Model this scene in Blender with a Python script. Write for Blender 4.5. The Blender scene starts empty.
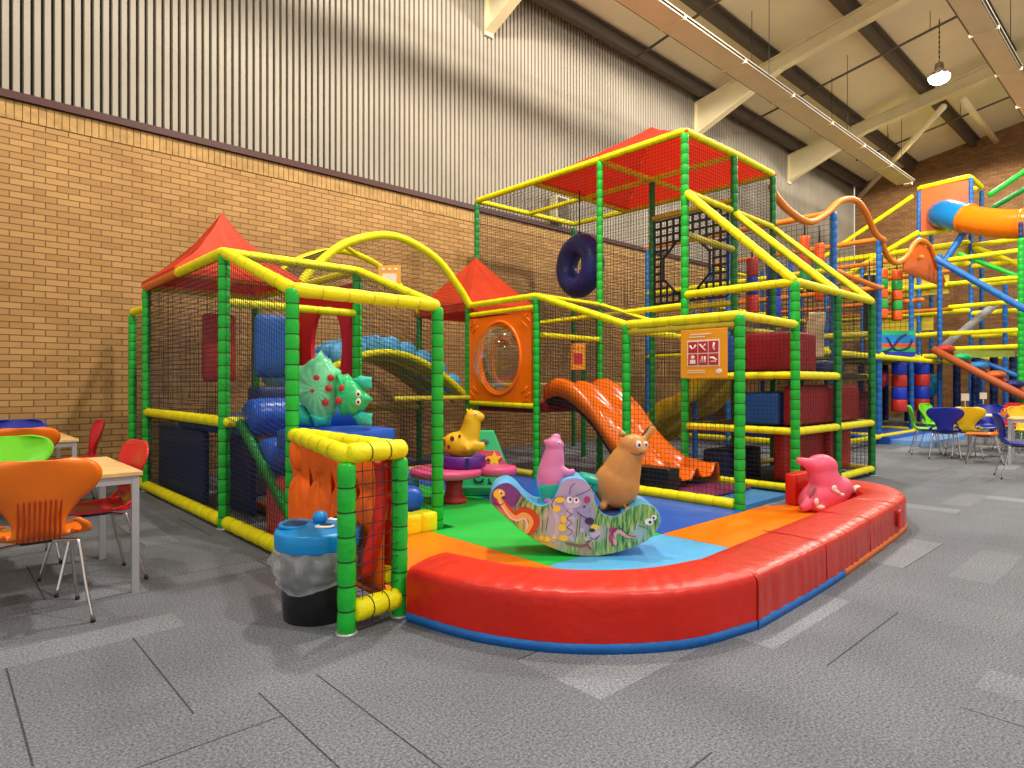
import bpy, math, random
from mathutils import Vector, Matrix, noise
random.seed(7)
PI = math.pi
SC = bpy.context.scene
COL = SC.collection

# ---------------------------------------------------------------- materials
MATS = {}
def mat(name, rgb, rough=.45, metal=0., spec=.5, var=0., vscale=6., bump=0., bscale=40., emit=None, trans=0., coat=0., alpha=None):
    if name in MATS: return MATS[name]
    m = bpy.data.materials.new(name); m.use_nodes = True
    nt = m.node_tree; b = nt.nodes['Principled BSDF']
    b.inputs['Base Color'].default_value = (*rgb, 1); b.inputs['Roughness'].default_value = rough
    b.inputs['Metallic'].default_value = metal; b.inputs['Specular IOR Level'].default_value = spec*.75
    if coat: b.inputs['Coat Weight'].default_value = coat; b.inputs['Coat Roughness'].default_value = .15
    if trans: b.inputs['Transmission Weight'].default_value = trans
    if alpha is not None: b.inputs['Alpha'].default_value = alpha
    if emit: b.inputs['Emission Color'].default_value = (*emit[0], 1); b.inputs['Emission Strength'].default_value = emit[1]
    tc = nt.nodes.new('ShaderNodeTexCoord')
    if var or True:
        n = nt.nodes.new('ShaderNodeTexNoise'); n.inputs['Scale'].default_value = vscale; n.inputs['Detail'].default_value = 4
        nt.links.new(tc.outputs['Object'], n.inputs['Vector'])
        mr = nt.nodes.new('ShaderNodeMapRange'); v = var or .04
        mr.inputs['To Min'].default_value = 1-v; mr.inputs['To Max'].default_value = 1+v
        mr.inputs['From Min'].default_value = .3; mr.inputs['From Max'].default_value = .7
        nt.links.new(n.outputs['Fac'], mr.inputs['Value'])
        mx = nt.nodes.new('ShaderNodeVectorMath'); mx.operation = 'SCALE'; mx.inputs[0].default_value = rgb
        nt.links.new(mr.outputs[0], mx.inputs['Scale']); nt.links.new(mx.outputs[0], b.inputs['Base Color'])
    if bump:
        n2 = nt.nodes.new('ShaderNodeTexNoise'); n2.inputs['Scale'].default_value = bscale; n2.inputs['Detail'].default_value = 3
        nt.links.new(tc.outputs['Object'], n2.inputs['Vector'])
        bp = nt.nodes.new('ShaderNodeBump'); bp.inputs['Strength'].default_value = bump; bp.inputs['Distance'].default_value = .02
        nt.links.new(n2.outputs['Fac'], bp.inputs['Height']); nt.links.new(bp.outputs[0], b.inputs['Normal'])
    MATS[name] = m; return m
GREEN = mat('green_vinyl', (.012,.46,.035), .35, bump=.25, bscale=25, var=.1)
GREEN_D = mat('shaded_green_vinyl', (.005,.20,.03), .4, bump=.25, bscale=25, var=.1)  # darker copy of the green: shade behind the nets put into the colour
YEL = mat('yellow_foam', (.88,.80,.0), .55, bump=.3, bscale=30, var=.08)
YEL_D = mat('dark_yellow_foam', (.62,.50,.03), .5, bump=.35, bscale=30, var=.1)  # darker yellow for ties, inner and back rails
BLK = mat('black_cord', (.012,.012,.014), .6)
NETM = mat('net_twine', (.018,.016,.02), .7)
RED = mat('red_vinyl', (.62,.014,.004), .38, bump=.3, bscale=12, var=.06, vscale=3)
REDP = mat('red_pleated_vinyl', (.52,.026,.014), .33, bump=.3, bscale=14, var=.08, vscale=3)
RED_D = mat('crimson_vinyl', (.33,.008,.015), .4, bump=.3, bscale=12)
CANV = mat('red_canvas', (.62,.05,.012), .6, bump=.35, bscale=8, var=.08)
ORG = mat('orange_vinyl', (.92,.20,.002), .35, bump=.2, bscale=9, var=.05)
ORGP = mat('orange_fabric', (.98,.15,.004), .42, bump=.3, bscale=14, var=.06)
ORGS = mat('orange_plastic', (.90,.16,.002), .25, coat=.15)
ORGF = mat('orange_foam', (.75,.16,.02), .45, bump=.3, bscale=30)
BLUE = mat('blue_vinyl', (.012,.10,.55), .3, bump=.2, bscale=10, var=.06)
BLUE_D = mat('navy_vinyl', (.01,.028,.12), .45, bump=.2, bscale=12)
BLUE_M = mat('mid_blue_vinyl', (.015,.11,.42), .4, bump=.25, bscale=10)
BLUE_F = mat('blue_foam', (.012,.15,.50), .42, bump=.3, bscale=25, var=.08)
SKY = mat('light_blue_vinyl', (.10,.44,.80), .32, bump=.2, bscale=9, var=.05)
SKY2 = mat('blue_bin_plastic', (.005,.26,.66), .3)
GRNM = mat('bright_green_mat', (.015,.56,.075), .35, bump=.15, bscale=8, var=.07, vscale=3)
TEAL = mat('teal_plastic', (.005,.36,.26), .35)
PINK = mat('pink_plastic', (.74,.09,.25), .35)
PINKR = mat('pink_rubber', (.78,.105,.20), .42)
PIGM = mat('mauve_rubber', (.60,.20,.42), .42)
BRN = mat('tan_rubber', (.52,.24,.06), .42, var=.15, vscale=5)
YRUB = mat('yellow_rubber', (.86,.47,.008), .38)
PURP = mat('purple_plastic', (.13,.022,.30), .35)
PURM = mat('plum_mat', (.20,.03,.10), .4)
WHITE = mat('white_rubber', (.85,.82,.78), .5)
BONE = mat('bone_white', (.82,.68,.60), .5)
BLKP = mat('black_plastic', (.014,.014,.016), .28)
CHROME = mat('chrome', (.68,.66,.64), .25, metal=1.)
STEEL = mat('pale_grey_steel', (.50,.50,.52), .4, metal=.4)
WOOD = mat('light_beech', (.76,.50,.21), .4, var=.12, vscale=12)
LIME = mat('lime_plastic', (.17,.65,.015), .3)
CH_O = mat('chair_orange', (.78,.16,.008), .3)
CH_R = mat('chair_red', (.70,.02,.03), .28)
CH_B = mat('chair_blue', (.012,.022,.30), .3)
CH_Y = mat('chair_yellow', (.85,.56,.01), .3)
CREAM = mat('cream_paint', (.76,.66,.40), .5, var=.05, vscale=2)
DUCT = mat('cream_duct_metal', (.78,.68,.42), .4, var=.05, vscale=2)
PURLIN = mat('grey_brown_steel', (.12,.095,.075), .55, metal=.3)
ROOFM = mat('roof_sheet', (.80,.72,.50), .6, var=.05, vscale=1)
DKBR = mat('dark_brown_trim', (.055,.012,.008), .5)
GLASS = mat('clear_plastic_dome', (.95,.97,1), .05, trans=1., alpha=.35)
TILE = mat('reflective_grey', (.4,.4,.45), .3)

def translucent(m, col, f):
    nt=m.node_tree; out=next(n for n in nt.nodes if n.type=='OUTPUT_MATERIAL'); b=nt.nodes['Principled BSDF']
    t=nt.nodes.new('ShaderNodeBsdfTranslucent'); t.inputs[0].default_value=(*col,1); mx=nt.nodes.new('ShaderNodeMixShader'); mx.inputs[0].default_value=f
    nt.links.new(b.outputs[0],mx.inputs[1]); nt.links.new(t.outputs[0],mx.inputs[2]); nt.links.new(mx.outputs[0],out.inputs[0]); return m
translucent(CANV,(.85,.05,.005),.15)
# ---------------------------------------------------------------- mesh builder
class MB:
    def __init__(s): s.v=[]; s.f=[]; s.m=[]; s.sm=[]
    def add(s, vs, fs, mi=0, smooth=True):
        o=len(s.v); s.v += [tuple(p) for p in vs]
        for f in fs: s.f.append(tuple(i+o for i in f)); s.m.append(mi); s.sm.append(smooth)
    def box(s, c, d, rot=None, mi=0, taper=1.):
        vs=[]
        for z in (-.5,.5):
            t = taper if z>0 else 1
            for x,y in ((-.5,-.5),(.5,-.5),(.5,.5),(-.5,.5)):
                p=Vector((x*d[0]*t,y*d[1]*t,z*d[2]))
                if rot: p=rot@p
                vs.append(p+Vector(c))
        s.add(vs,[(3,2,1,0),(4,5,6,7),(0,1,5,4),(1,2,6,5),(2,3,7,6),(3,0,4,7)],mi,False)
    def rbox(s, c, d, r=.03, n=4, rot=None, mi=0, puff=0.):
        # rounded (optionally pillowy) box from a superellipsoid-like cube mapping
        N=8; vs=[]; idx={}; fs=[]
        hx,hy,hz=[q/2 for q in d]
        def mapv(p):
            q=[]
            inner=[max(h-r,0) for h in (hx,hy,hz)]
            a=Vector((p[0]*hx,p[1]*hy,p[2]*hz))
            i=Vector([max(-inner[k],min(inner[k],a[k])) for k in range(3)])
            dlt=a-i
            if dlt.length>1e-9: dlt=dlt.normalized()*r
            o=i+dlt
            if puff:
                w=[(1-p[1]**2)*(1-p[2]**2),(1-p[0]**2)*(1-p[2]**2),(1-p[0]**2)*(1-p[1]**2)]
                for k in range(3):
                    if abs(p[k])>.999: o[k]+=math.copysign(puff*w[k],p[k])
            return o
        edges=[-1,-.97,-.85,-.5,0,.5,.85,.97,1]
        for ax in range(3):
            for sg in (-1,1):
                base=len(vs)
                for i,u in enumerate(edges):
                    for j,w in enumerate(edges):
                        p=[0,0,0]; p[ax]=sg; p[(ax+1)%3]=u; p[(ax+2)%3]=w
                        # push coordinates so rounding ring lies in r
                        o=mapv(p)
                        if rot: o=rot@o
                        vs.append(o+Vector(c))
                for i in range(8):
                    for j in range(8):
                        a=base+i*9+j; q=(a,a+9,a+10,a+1)
                        fs.append(q if sg>0 else q[::-1])
        s.add(vs,fs,mi,True)
    def tube(s, pts, r, n=12, mi=0, caps=True, closed=False, smooth=True):
        pts=[Vector(p) for p in pts]; N=len(pts)
        rs=r if isinstance(r,(list,tuple)) else [r]*N
        vs=[]; up=None
        for i,p in enumerate(pts):
            if closed: t=pts[(i+1)%N]-pts[i-1]
            else: t=pts[min(i+1,N-1)]-pts[max(i-1,0)]
            t.normalize()
            if up is None:
                up=Vector((0,0,1)) if abs(t.z)<.9 else Vector((1,0,0))
            a=t.cross(up)
            if a.length<1e-5: a=t.orthogonal()
            a.normalize(); b=a.cross(t).normalized(); up=b
            for k in range(n):
                th=2*PI*k/n; vs.append(p+(a*math.cos(th)+b*math.sin(th))*rs[i])
        fs=[]
        R=N if closed else N-1
        for i in range(R):
            for k in range(n):
                k2=(k+1)%n; i2=(i+1)%N
                fs.append((i*n+k,i*n+k2,i2*n+k2,i2*n+k))
        if caps and not closed:
            fs.append(tuple(range(n))[::-1]); fs.append(tuple((N-1)*n+k for k in range(n)))
        s.add(vs,fs,mi,smooth)
    def lathe(s, prof, c=(0,0,0), n=24, mi=0, caps=True):
        vs=[]; 
        for (r,z) in prof:
            for k in range(n):
                th=2*PI*k/n; vs.append((c[0]+r*math.cos(th),c[1]+r*math.sin(th),c[2]+z))
        fs=[]
        for i in range(len(prof)-1):
            for k in range(n):
                k2=(k+1)%n; fs.append((i*n+k,i*n+k2,(i+1)*n+k2,(i+1)*n+k))
        if caps:
            fs.append(tuple(range(n))[::-1]); fs.append(tuple((len(prof)-1)*n+k for k in range(n)))
        s.add(vs,fs,mi,True)
    def ell(s, c, r, rot=None, n=20, mi=0):
        vs=[]; m=n//2
        for i in range(m+1):
            ph=PI*i/m
            for k in range(n):
                th=2*PI*k/n
                p=Vector((r[0]*math.sin(ph)*math.cos(th),r[1]*math.sin(ph)*math.sin(th),r[2]*math.cos(ph)))
                if rot: p=rot@p
                vs.append(p+Vector(c))
        fs=[]
        for i in range(m):
            for k in range(n):
                k2=(k+1)%n; fs.append((i*n+k,(i+1)*n+k,(i+1)*n+k2,i*n+k2))
        s.add(vs,fs,mi,True)
    def prism(s, poly, z0, z1, mi=0, smooth=False):
        n=len(poly)
        # ensure CCW
        A=sum(poly[i][0]*poly[(i+1)%n][1]-poly[(i+1)%n][0]*poly[i][1] for i in range(n))
        if A<0: poly=poly[::-1]
        vs=[(x,y,z0) for x,y in poly]+[(x,y,z1) for x,y in poly]
        s.add(vs,[tuple(range(n))[::-1],tuple(range(n,2*n))],mi,False)
        s.add(vs,[(i,(i+1)%n,n+(i+1)%n,n+i) for i in range(n)],mi,smooth)
    def grid(s, fn, nu, nv, mi=0, smooth=True):
        vs=[fn(i/nu,j/nv) for i in range(nu+1) for j in range(nv+1)]
        fs=[(i*(nv+1)+j,(i+1)*(nv+1)+j,(i+1)*(nv+1)+j+1,i*(nv+1)+j+1) for i in range(nu) for j in range(nv)]
        s.add(vs,fs,mi,smooth)
    def xf(s, M):
        s.v=[tuple(M@Vector(p)) for p in s.v]; return s
    def build(s, name, mats, parent=None, bevel=0., solid=0., remesh=0., sub=0, loc=None, rotz=0):
        me=bpy.data.meshes.new(name); me.from_pydata(s.v,[],s.f)
        if not isinstance(mats,(list,tuple)): mats=[mats]
        for m in mats: me.materials.append(m)
        me.polygons.foreach_set('material_index', s.m); me.polygons.foreach_set('use_smooth', s.sm)
        me.update()
        o=bpy.data.objects.new(name,me); COL.objects.link(o)
        if parent is not None: o.parent=parent
        if loc: o.location=loc
        o.rotation_euler[2]=rotz
        if solid: 
            q=o.modifiers.new('solid','SOLIDIFY'); q.thickness=solid; q.offset=0
        if remesh:
            q=o.modifiers.new('remesh','REMESH'); q.mode='VOXEL'; q.voxel_size=remesh; q.use_smooth_shade=True
            q=o.modifiers.new('smooth','SMOOTH'); q.iterations=6; q.factor=.6
        if bevel:
            q=o.modifiers.new('bevel','BEVEL'); q.width=bevel; q.segments=3; q.limit_method='ANGLE'; q.angle_limit=.6
        if sub:
            q=o.modifiers.new('sub','SUBSURF'); q.levels=sub; q.render_levels=sub
        return o

def tag(o, label=None, cat=None, group=None, kind=None):
    if label: o['label']=label
    if cat: o['category']=cat
    if group: o['group']=group
    if kind: o['kind']=kind
    return o
def thing(name, label, cat, loc=(0,0,0), rz=0, group=None):
    o=bpy.data.objects.new(name,None); COL.objects.link(o); o.empty_display_size=.1
    o.location=loc; o.rotation_euler=(0,0,rz)
    return tag(o,label,cat,group)
def RX(a): return Matrix.Rotation(a,3,'X')
def RY(a): return Matrix.Rotation(a,3,'Y')
def RZ(a): return Matrix.Rotation(a,3,'Z')
def bez(pts, n=8):
    """Catmull-Rom through points"""
    P=[Vector(p) for p in pts]; P=[P[0]*2-P[1]]+P+[P[-1]*2-P[-2]]; out=[]
    for i in range(1,len(P)-2):
        for k in range(n):
            t=k/n; a,b,c,d=P[i-1],P[i],P[i+1],P[i+2]
            out.append(.5*((2*b)+(c-a)*t+(2*a-5*b+4*c-d)*t*t+(3*b-a-3*c+d)*t**3))
    out.append(P[-2]); return out

# ---------------------------------------------------------------- view axes of the room: X along the brick wall, Y towards it
CA=math.atan(688/633)
FW=Vector((math.cos(CA),math.sin(CA),0)); RT=Vector((math.sin(CA),-math.cos(CA),0))
VROT=math.atan2(RT.y,RT.x)
cam=bpy.data.cameras.new('camera'); co=bpy.data.objects.new('camera',cam); COL.objects.link(co)
cam.sensor_width=36; cam.lens=633/1024*36; cam.shift_y=1/1024; cam.clip_end=200; cam.clip_start=.05
co.location=(0,0,1.25); co.rotation_euler=(PI/2,0,CA-PI/2)
SC.camera=co

# ---------------------------------------------------------------- room
WY=9.4; XF=27.4; ZB=4.58; ZE=9.25; SL=.184; X0=-7.0; Y0=-9.0
def roofz(y): return ZE+(WY-y)*SL
def nodes_mat(name):
    m=bpy.data.materials.new(name); m.use_nodes=True; return m, m.node_tree, m.node_tree.nodes['Principled BSDF']
def brick_mat(name, ax, c1, c2, mortar):
    m,nt,b=nodes_mat(name)
    tc=nt.nodes.new('ShaderNodeTexCoord'); sp=nt.nodes.new('ShaderNodeSeparateXYZ'); cb=nt.nodes.new('ShaderNodeCombineXYZ')
    nt.links.new(tc.outputs['Object'],sp.inputs[0]); nt.links.new(sp.outputs[ax],cb.inputs[0]); nt.links.new(sp.outputs[2],cb.inputs[1])
    br=nt.nodes.new('ShaderNodeTexBrick'); nt.links.new(cb.outputs[0],br.inputs['Vector'])
    br.inputs['Color1'].default_value=(*c1,1); br.inputs['Color2'].default_value=(*c2,1); br.inputs['Mortar'].default_value=(*mortar,1)
    br.inputs['Scale'].default_value=1; br.inputs['Brick Width'].default_value=.228; br.inputs['Row Height'].default_value=.0765
    br.inputs['Mortar Size'].default_value=.0065; br.inputs['Mortar Smooth'].default_value=.15; br.inputs['Bias'].default_value=0
    # extra blotchy tint per area
    n=nt.nodes.new('ShaderNodeTexNoise'); n.inputs['Scale'].default_value=1.3; n.inputs['Detail'].default_value=5; nt.links.new(tc.outputs['Object'],n.inputs['Vector'])
    mx=nt.nodes.new('ShaderNodeMix'); mx.data_type='RGBA'; mx.blend_type='MULTIPLY'; mx.inputs[0].default_value=.5
    cr=nt.nodes.new('ShaderNodeValToRGB'); cr.color_ramp.elements[0].position=.3; cr.color_ramp.elements[0].color=(.75,.7,.62,1); cr.color_ramp.elements[1].position=.7; cr.color_ramp.elements[1].color=(1.1,1.08,1.05,1)
    nt.links.new(n.outputs['Fac'],cr.inputs[0]); nt.links.new(br.outputs['Color'],mx.inputs[6]); nt.links.new(cr.outputs[0],mx.inputs[7])
    nt.links.new(mx.outputs[2],b.inputs['Base Color']); b.inputs['Roughness'].default_value=.8
    bp=nt.nodes.new('ShaderNodeBump'); bp.inputs['Strength'].default_value=.5; bp.inputs['Distance'].default_value=.008; bp.invert=True
    nt.links.new(br.outputs['Fac'],bp.inputs['Height']); nt.links.new(bp.outputs[0],b.inputs['Normal'])
    return m
BR1=brick_mat('buff_brick',0,(.46,.265,.088),(.35,.19,.056),(.15,.075,.024))
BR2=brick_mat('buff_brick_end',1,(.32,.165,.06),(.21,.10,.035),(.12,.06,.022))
def carpet_mat():
    m,nt,b=nodes_mat('grey_carpet_planks'); L=nt.links.new
    tc=nt.nodes.new('ShaderNodeTexCoord')
    def math_(op,a,bv=None,c=None):
        n=nt.nodes.new('ShaderNodeMath'); n.operation=op
        for i,v in enumerate((a,bv,c)):
            if v is None: continue
            if isinstance(v,(int,float)): n.inputs[i].default_value=v
            else: L(v,n.inputs[i])
        return n.outputs[0]
    sp=nt.nodes.new('ShaderNodeSeparateXYZ'); L(tc.outputs['Object'],sp.inputs[0])
    S=.98; x=math_('DIVIDE',sp.outputs[0],S); y=math_('DIVIDE',math_('ADD',sp.outputs[1],.35),S)
    fx=math_('FLOOR',x); fy=math_('FLOOR',y)
    par=math_('FLOORED_MODULO',math_('ADD',fx,fy),2.)     # 0/1 basket weave
    ux=math_('FRACT',x); uy=math_('FRACT',y)
    across=math_('ADD',math_('MULTIPLY',ux,par),math_('MULTIPLY',uy,math_('SUBTRACT',1,par)))
    a4=math_('MULTIPLY',across,4.); pl=math_('FLOOR',a4); fa=math_('FRACT',a4)
    cb=nt.nodes.new('ShaderNodeCombineXYZ'); L(math_('ADD',fx,math_('MULTIPLY',pl,.137)),cb.inputs[0]); L(math_('ADD',fy,math_('MULTIPLY',pl,.311)),cb.inputs[1])
    wn=nt.nodes.new('ShaderNodeTexWhiteNoise'); wn.noise_dimensions='2D'; L(cb.outputs[0],wn.inputs['Vector'])
    val=wn.outputs['Value']
    tone=math_('ADD',.90,math_('MULTIPLY',math_('POWER',val,7.),.45))
    # dark seam on some planks
    seam=math_('LESS_THAN',fa,.032); some=math_('GREATER_THAN',math_('FRACT',math_('MULTIPLY',val,7.3)),.72)
    tone=math_('MULTIPLY',tone,math_('SUBTRACT',1,math_('MULTIPLY',math_('MULTIPLY',seam,some),.65)))
    n=nt.nodes.new('ShaderNodeTexNoise'); n.inputs['Scale'].default_value=90; n.inputs['Detail'].default_value=3; n.inputs['Roughness'].default_value=.8; L(tc.outputs['Object'],n.inputs['Vector'])
    n2=nt.nodes.new('ShaderNodeTexNoise'); n2.inputs['Scale'].default_value=1.2; n2.inputs['Detail'].default_value=5; L(tc.outputs['Object'],n2.inputs['Vector'])
    sp1=math_('ADD',-.9,math_('MULTIPLY',n.outputs['Fac'],3.8)); sp2=math_('ADD',.65,math_('MULTIPLY',n2.outputs['Fac'],.7))
    t=math_('MULTIPLY',math_('MULTIPLY',tone,sp1),sp2)
    vm=nt.nodes.new('ShaderNodeVectorMath'); vm.operation='SCALE'; vm.inputs[0].default_value=(.172,.185,.210); L(t,vm.inputs['Scale'])
    L(vm.outputs[0],b.inputs['Base Color']); b.inputs['Roughness'].default_value=.95; b.inputs['Specular IOR Level'].default_value=.15
    bp=nt.nodes.new('ShaderNodeBump'); bp.inputs['Strength'].default_value=.5; bp.inputs['Distance'].default_value=.006; L(n.outputs['Fac'],bp.inputs['Height']); L(bp.outputs[0],b.inputs['Normal'])
    return m
def struct(name, mb, m, parent=None, **k):
    o=mb.build(name,m,parent,**k)
    if parent is None: o['kind']='structure'
    return o
mb=MB(); mb.box(((X0+XF+.3)/2,(Y0+WY+.3)/2,-.1),(XF+.3-X0,WY+.3-Y0,.2)); struct('floor',mb,carpet_mat())
mb=MB(); mb.box(((X0+XF)/2,WY+.15,ZB/2),(XF-X0,.3,ZB)); struct('wall_left',mb,BR1)
# soldier course of upright bricks at the wall head
mb=MB(); x=X0+.04
while x<XF: mb.box((x,WY-.004,ZB-.115),(.068,.02,.215)); x+=.0765
struct('trim_1',mb,mat('soldier_brick',(.41,.245,.085),.8,var=.22,vscale=9))
# dark metal flashing, ribbed cladding above
mb=MB(); mb.box(((X0+XF)/2,WY-.02,ZB+.045),(XF-X0,.09,.09)); struct('trim_2',mb,DKBR)
mb=MB(); mb.box(((X0+XF)/2,WY+.13,(ZB+ZE+.2)/2),(XF-X0,.1,ZE+.2-ZB))
x=X0
while x<XF-.1:
    mb.add([(x+.012,WY+.08,ZB+.09),(x+.02,WY,ZB+.09),(x+.08,WY,ZB+.09),(x+.088,WY+.08,ZB+.09),(x+.012,WY+.08,ZE+.15),(x+.02,WY,ZE+.15),(x+.08,WY,ZE+.15),(x+.088,WY+.08,ZE+.15)],
           [(0,1,5,4),(1,2,6,5),(2,3,7,6)],1,False); x+=.1
struct('wall_left_cladding',mb,[mat('cladding_groove',(.03,.027,.025),.7),mat('cladding_rib',(.31,.275,.215),.6,var=.08,vscale=1.2)])
mb=MB(); mb.box((XF+.15,(Y0+WY)/2,6.5),(.3,WY-Y0,13)); struct('wall_end',mb,BR2)
# roof
RIDGE=-6.0
mb=MB(); mb.add([(X0,WY+.3,roofz(WY+.3)),(XF+.3,WY+.3,roofz(WY+.3)),(XF+.3,RIDGE,roofz(RIDGE)),(X0,RIDGE,roofz(RIDGE)),
   (X0,WY+.3,roofz(WY+.3)+.15),(XF+.3,WY+.3,roofz(WY+.3)+.15),(XF+.3,RIDGE,roofz(RIDGE)+.15),(X0,RIDGE,roofz(RIDGE)+.15)],
   [(0,1,2,3),(7,6,5,4),(0,4,5,1),(1,5,6,2),(2,6,7,3),(3,7,4,0)],0,False)
struct('ceiling',mb,ROOFM)
def purlin(y):
    mb=MB(); z=roofz(y)
    mb.box(((X0+XF)/2,y,z-.13),(XF-X0,.05,.24)); mb.box(((X0+XF)/2,y+.06,z-.25),(XF-X0,.16,.03)); mb.box(((X0+XF)/2,y-.06,z-.02),(XF-X0,.16,.03))
    return mb
for i,y in enumerate((9.05,7.3,5.4,3.5,1.65,-.2,-2.1)):
    tag(purlin(y).build('roof_purlin',PURLIN),None,None,None,'structure')
def rafter(x, near=False):
    r=thing('roof_rafter','cream steel portal rafter','roof beam',(0,0,0)); r['kind']='structure'
    def at(y,dz): return (x,y,roofz(y)+dz)
    ys=[WY-.02,7.0,RIDGE]; dep=[1.15,.62,.62]
    mb=MB()
    vs=[]
    for y,d in zip(ys,dep): vs += [at(y,-.28),at(y,-d)]
    for sx in (-.006,.006):
        mb.add([(p[0]+sx,p[1],p[2]) for p in vs],[(0,1,3,2),(2,3,5,4)],0,False)
    mb.build('web',CREAM,r)
    mb=MB()
    for a,b,da,db in ((ys[0],ys[1],dep[0],dep[1]),(ys[1],ys[2],dep[1],dep[2])):
        p,q=at(a,-da),at(b,-db)
        vv=[(x-.11,p[1],p[2]),(x+.11,p[1],p[2]),(x+.11,q[1],q[2]),(x-.11,q[1],q[2])]
        mb.add(vv+[(v[0],v[1],v[2]-.025) for v in vv],[(0,1,2,3),(7,6,5,4),(0,4,5,1),(1,5,6,2),(2,6,7,3),(3,7,4,0)],0,False)
        p,q=at(a,-.28),at(b,-.28)
        vv=[(x-.11,p[1],p[2]),(x+.11,p[1],p[2]),(x+.11,q[1],q[2]),(x-.11,q[1],q[2])]
        mb.add(vv+[(v[0],v[1],v[2]-.025) for v in vv],[(0,1,2,3),(7,6,5,4),(0,4,5,1),(1,5,6,2),(2,6,7,3),(3,7,4,0)],0,False)
    mb.build('flange',CREAM,r)
    mb=MB(); mb.box((x,WY-.03,roofz(WY)-.75),(.2,.05,.95)); mb.build('end_plate',CREAM,r)
for x in (2.2,8.0,15.5,21.3): rafter(x)
for a,b in (((21.3,4.95,9.2),(27.3,9.2,8.75)),((21.3,4.5,9.25),(27.3,4.8,9.72))):
    mb=MB(); mb.tube([a,b],.09,10); o=mb.build('roof_brace',CREAM); o['kind']='structure'
# pipes and hung ducts
for i,(x,ya,yb) in enumerate(((12.0,8.8,3.0),(17.4,8.9,3.4),(23.4,8.0,2.0))):
    mb=MB(); mb.tube([(x,ya,roofz(ya)-.55),(x,yb,roofz(yb)-.55)],.03,8)
    for k in range(3):
        y=ya+(yb-ya)*(k+.5)/3; mb.tube([(x,y,roofz(y)-.55),(x,y,roofz(y)-.1)],.008,5)
    tag(mb.build('ceiling_pipe',PURLIN),['dark pipe under the roof over the tall red-roofed tower','dark pipe hanging under the roof beside the bright lamp','dark pipe under the roof nearest the end brick wall'][i],'pipe')
def duct(yc,w,xa,xb,lab):
    t=thing('radiant_heating_duct',lab,'ceiling duct',(xb,yc,8.0))
    mb=MB(); me_=MB(); L=xb-xa
    k=0; x=0
    while x<L-.1:
        l=min(2.3,L-x); mb.box((-x-l/2,0,0),(l-.02,w,.045)); me_.box((-x-l/2,-w/2-.02,.035),(l-.02,.04,.03)); me_.box((-x-l/2,w/2+.02,.035),(l-.02,.04,.03)); me_.box((-x-l/2,-w/2-.004,0),(l-.02,.01,.047)); me_.box((-x-l/2,w/2+.004,0),(l-.02,.01,.047)); x+=l
    mb.build('panel',DUCT,t,bevel=.01); me_.build('edge_rail',mat('dimmed_duct_edge',(.16,.14,.10),.6),t)  # duct edges coloured darker to hold down glare from the nearby lamps
    x=2.3
    while x<L:
        mb=MB(); mb.box((-x,0,-.012),(.05,w+.07,.07)); x+=2.3; mb.build('joint_strap',CREAM,t)
    x=1.1
    while x<L: 
        for s in (-1,1): mb=MB(); mb.tube([(-x,s*w*.4,.05),(-x,s*w*.4,roofz(yc+s*w*.4)-8.0)],.008,5); mb.build('hanger_wire',BLK,t)
        x+=4.6
    mb=MB(); mb.box((.12,-.05,0),(.2,w*.45,.09)); mb.box((.25,-.05,0),(.06,w*.35,.04)); mb.build('end_cap',DUCT,t,bevel=.01)
duct(6.67,.50,3,24.0,'long cream ceiling duct running over the tall tower towards the end wall')
duct(2.79,.40,6,24.0,'cream ceiling duct at the top right corner beside the bright lamp')
def lamp(x,y,z,power,lab,vis=True):
    t=thing('high_bay_lamp',lab,'ceiling lamp',(x,y,z),0)
    mb=MB(); mb.lathe([(.03,.34),(.09,.33),(.10,.16),(.16,.12),(.24,.0),(.235,0),(.15,.10)],n=24,caps=False); mb.build('housing',CHROME,t)
    mb=MB(); mb.ell((0,0,-.03),(.22,.22,.13)); mb.build('bulb',mat('lamp_glow',(1,1,1),.5,emit=((1,.95,.85),40.)),t)
    mb=MB()
    n=int((roofz(y)-z-.34)/.06); 
    for k in range(max(n,1)):
        mb.box((0,0,.37+k*.06),(.03 if k%2 else .012,.012 if k%2 else .03,.05))
    mb.build('chain',BLK,t)
    l=bpy.data.lights.new('lamp_light','SPOT'); l.spot_size=3.14; l.spot_blend=.08; l.energy=power; l.color=(1,.91,.79); l.shadow_soft_size=.22
    lo=bpy.data.objects.new('lamp_light',l); COL.objects.link(lo); lo.location=(0,0,-.26); lo.parent=t
    return t
LP=[((18.1,4.3,8.75),1000,'bright round lamp hanging from a chain under the roof at upper right')]
for p,e,l in LP: lamp(*p,e,l)
# the rest of the hall's lamp rows, above and behind the viewpoint
for (x,y,z,e) in ((4.8,4.7,8.85,2200),(11.0,4.6,8.85,1900),(-1.2,4.7,8.85,1000),(14.5,1.2,9.4,1300),(4.5,-2.5,9.6,2300),(-2.5,-3.0,9.6,800),(20,-2,9.2,2000),(23.5,5.2,8.9,900)):
    l=bpy.data.lights.new('hall_light','SPOT'); l.spot_size=3.14; l.spot_blend=.08; l.energy=e; l.color=(1,.91,.79); l.shadow_soft_size=.22
    o=bpy.data.objects.new('hall_light',l); COL.objects.link(o); o.location=(x,y,z)
w=bpy.data.worlds.new('world'); SC.world=w
SC.view_settings.view_transform='Standard'; SC.view_settings.look='None'; SC.view_settings.gamma=1; SC.view_settings.use_curve_mapping=False; SC.view_settings.exposure=-.36; w.use_nodes=True
w.node_tree.nodes['Background'].inputs[0].default_value=(1,.97,.93,1); w.node_tree.nodes['Background'].inputs[1].default_value=1.0
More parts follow.
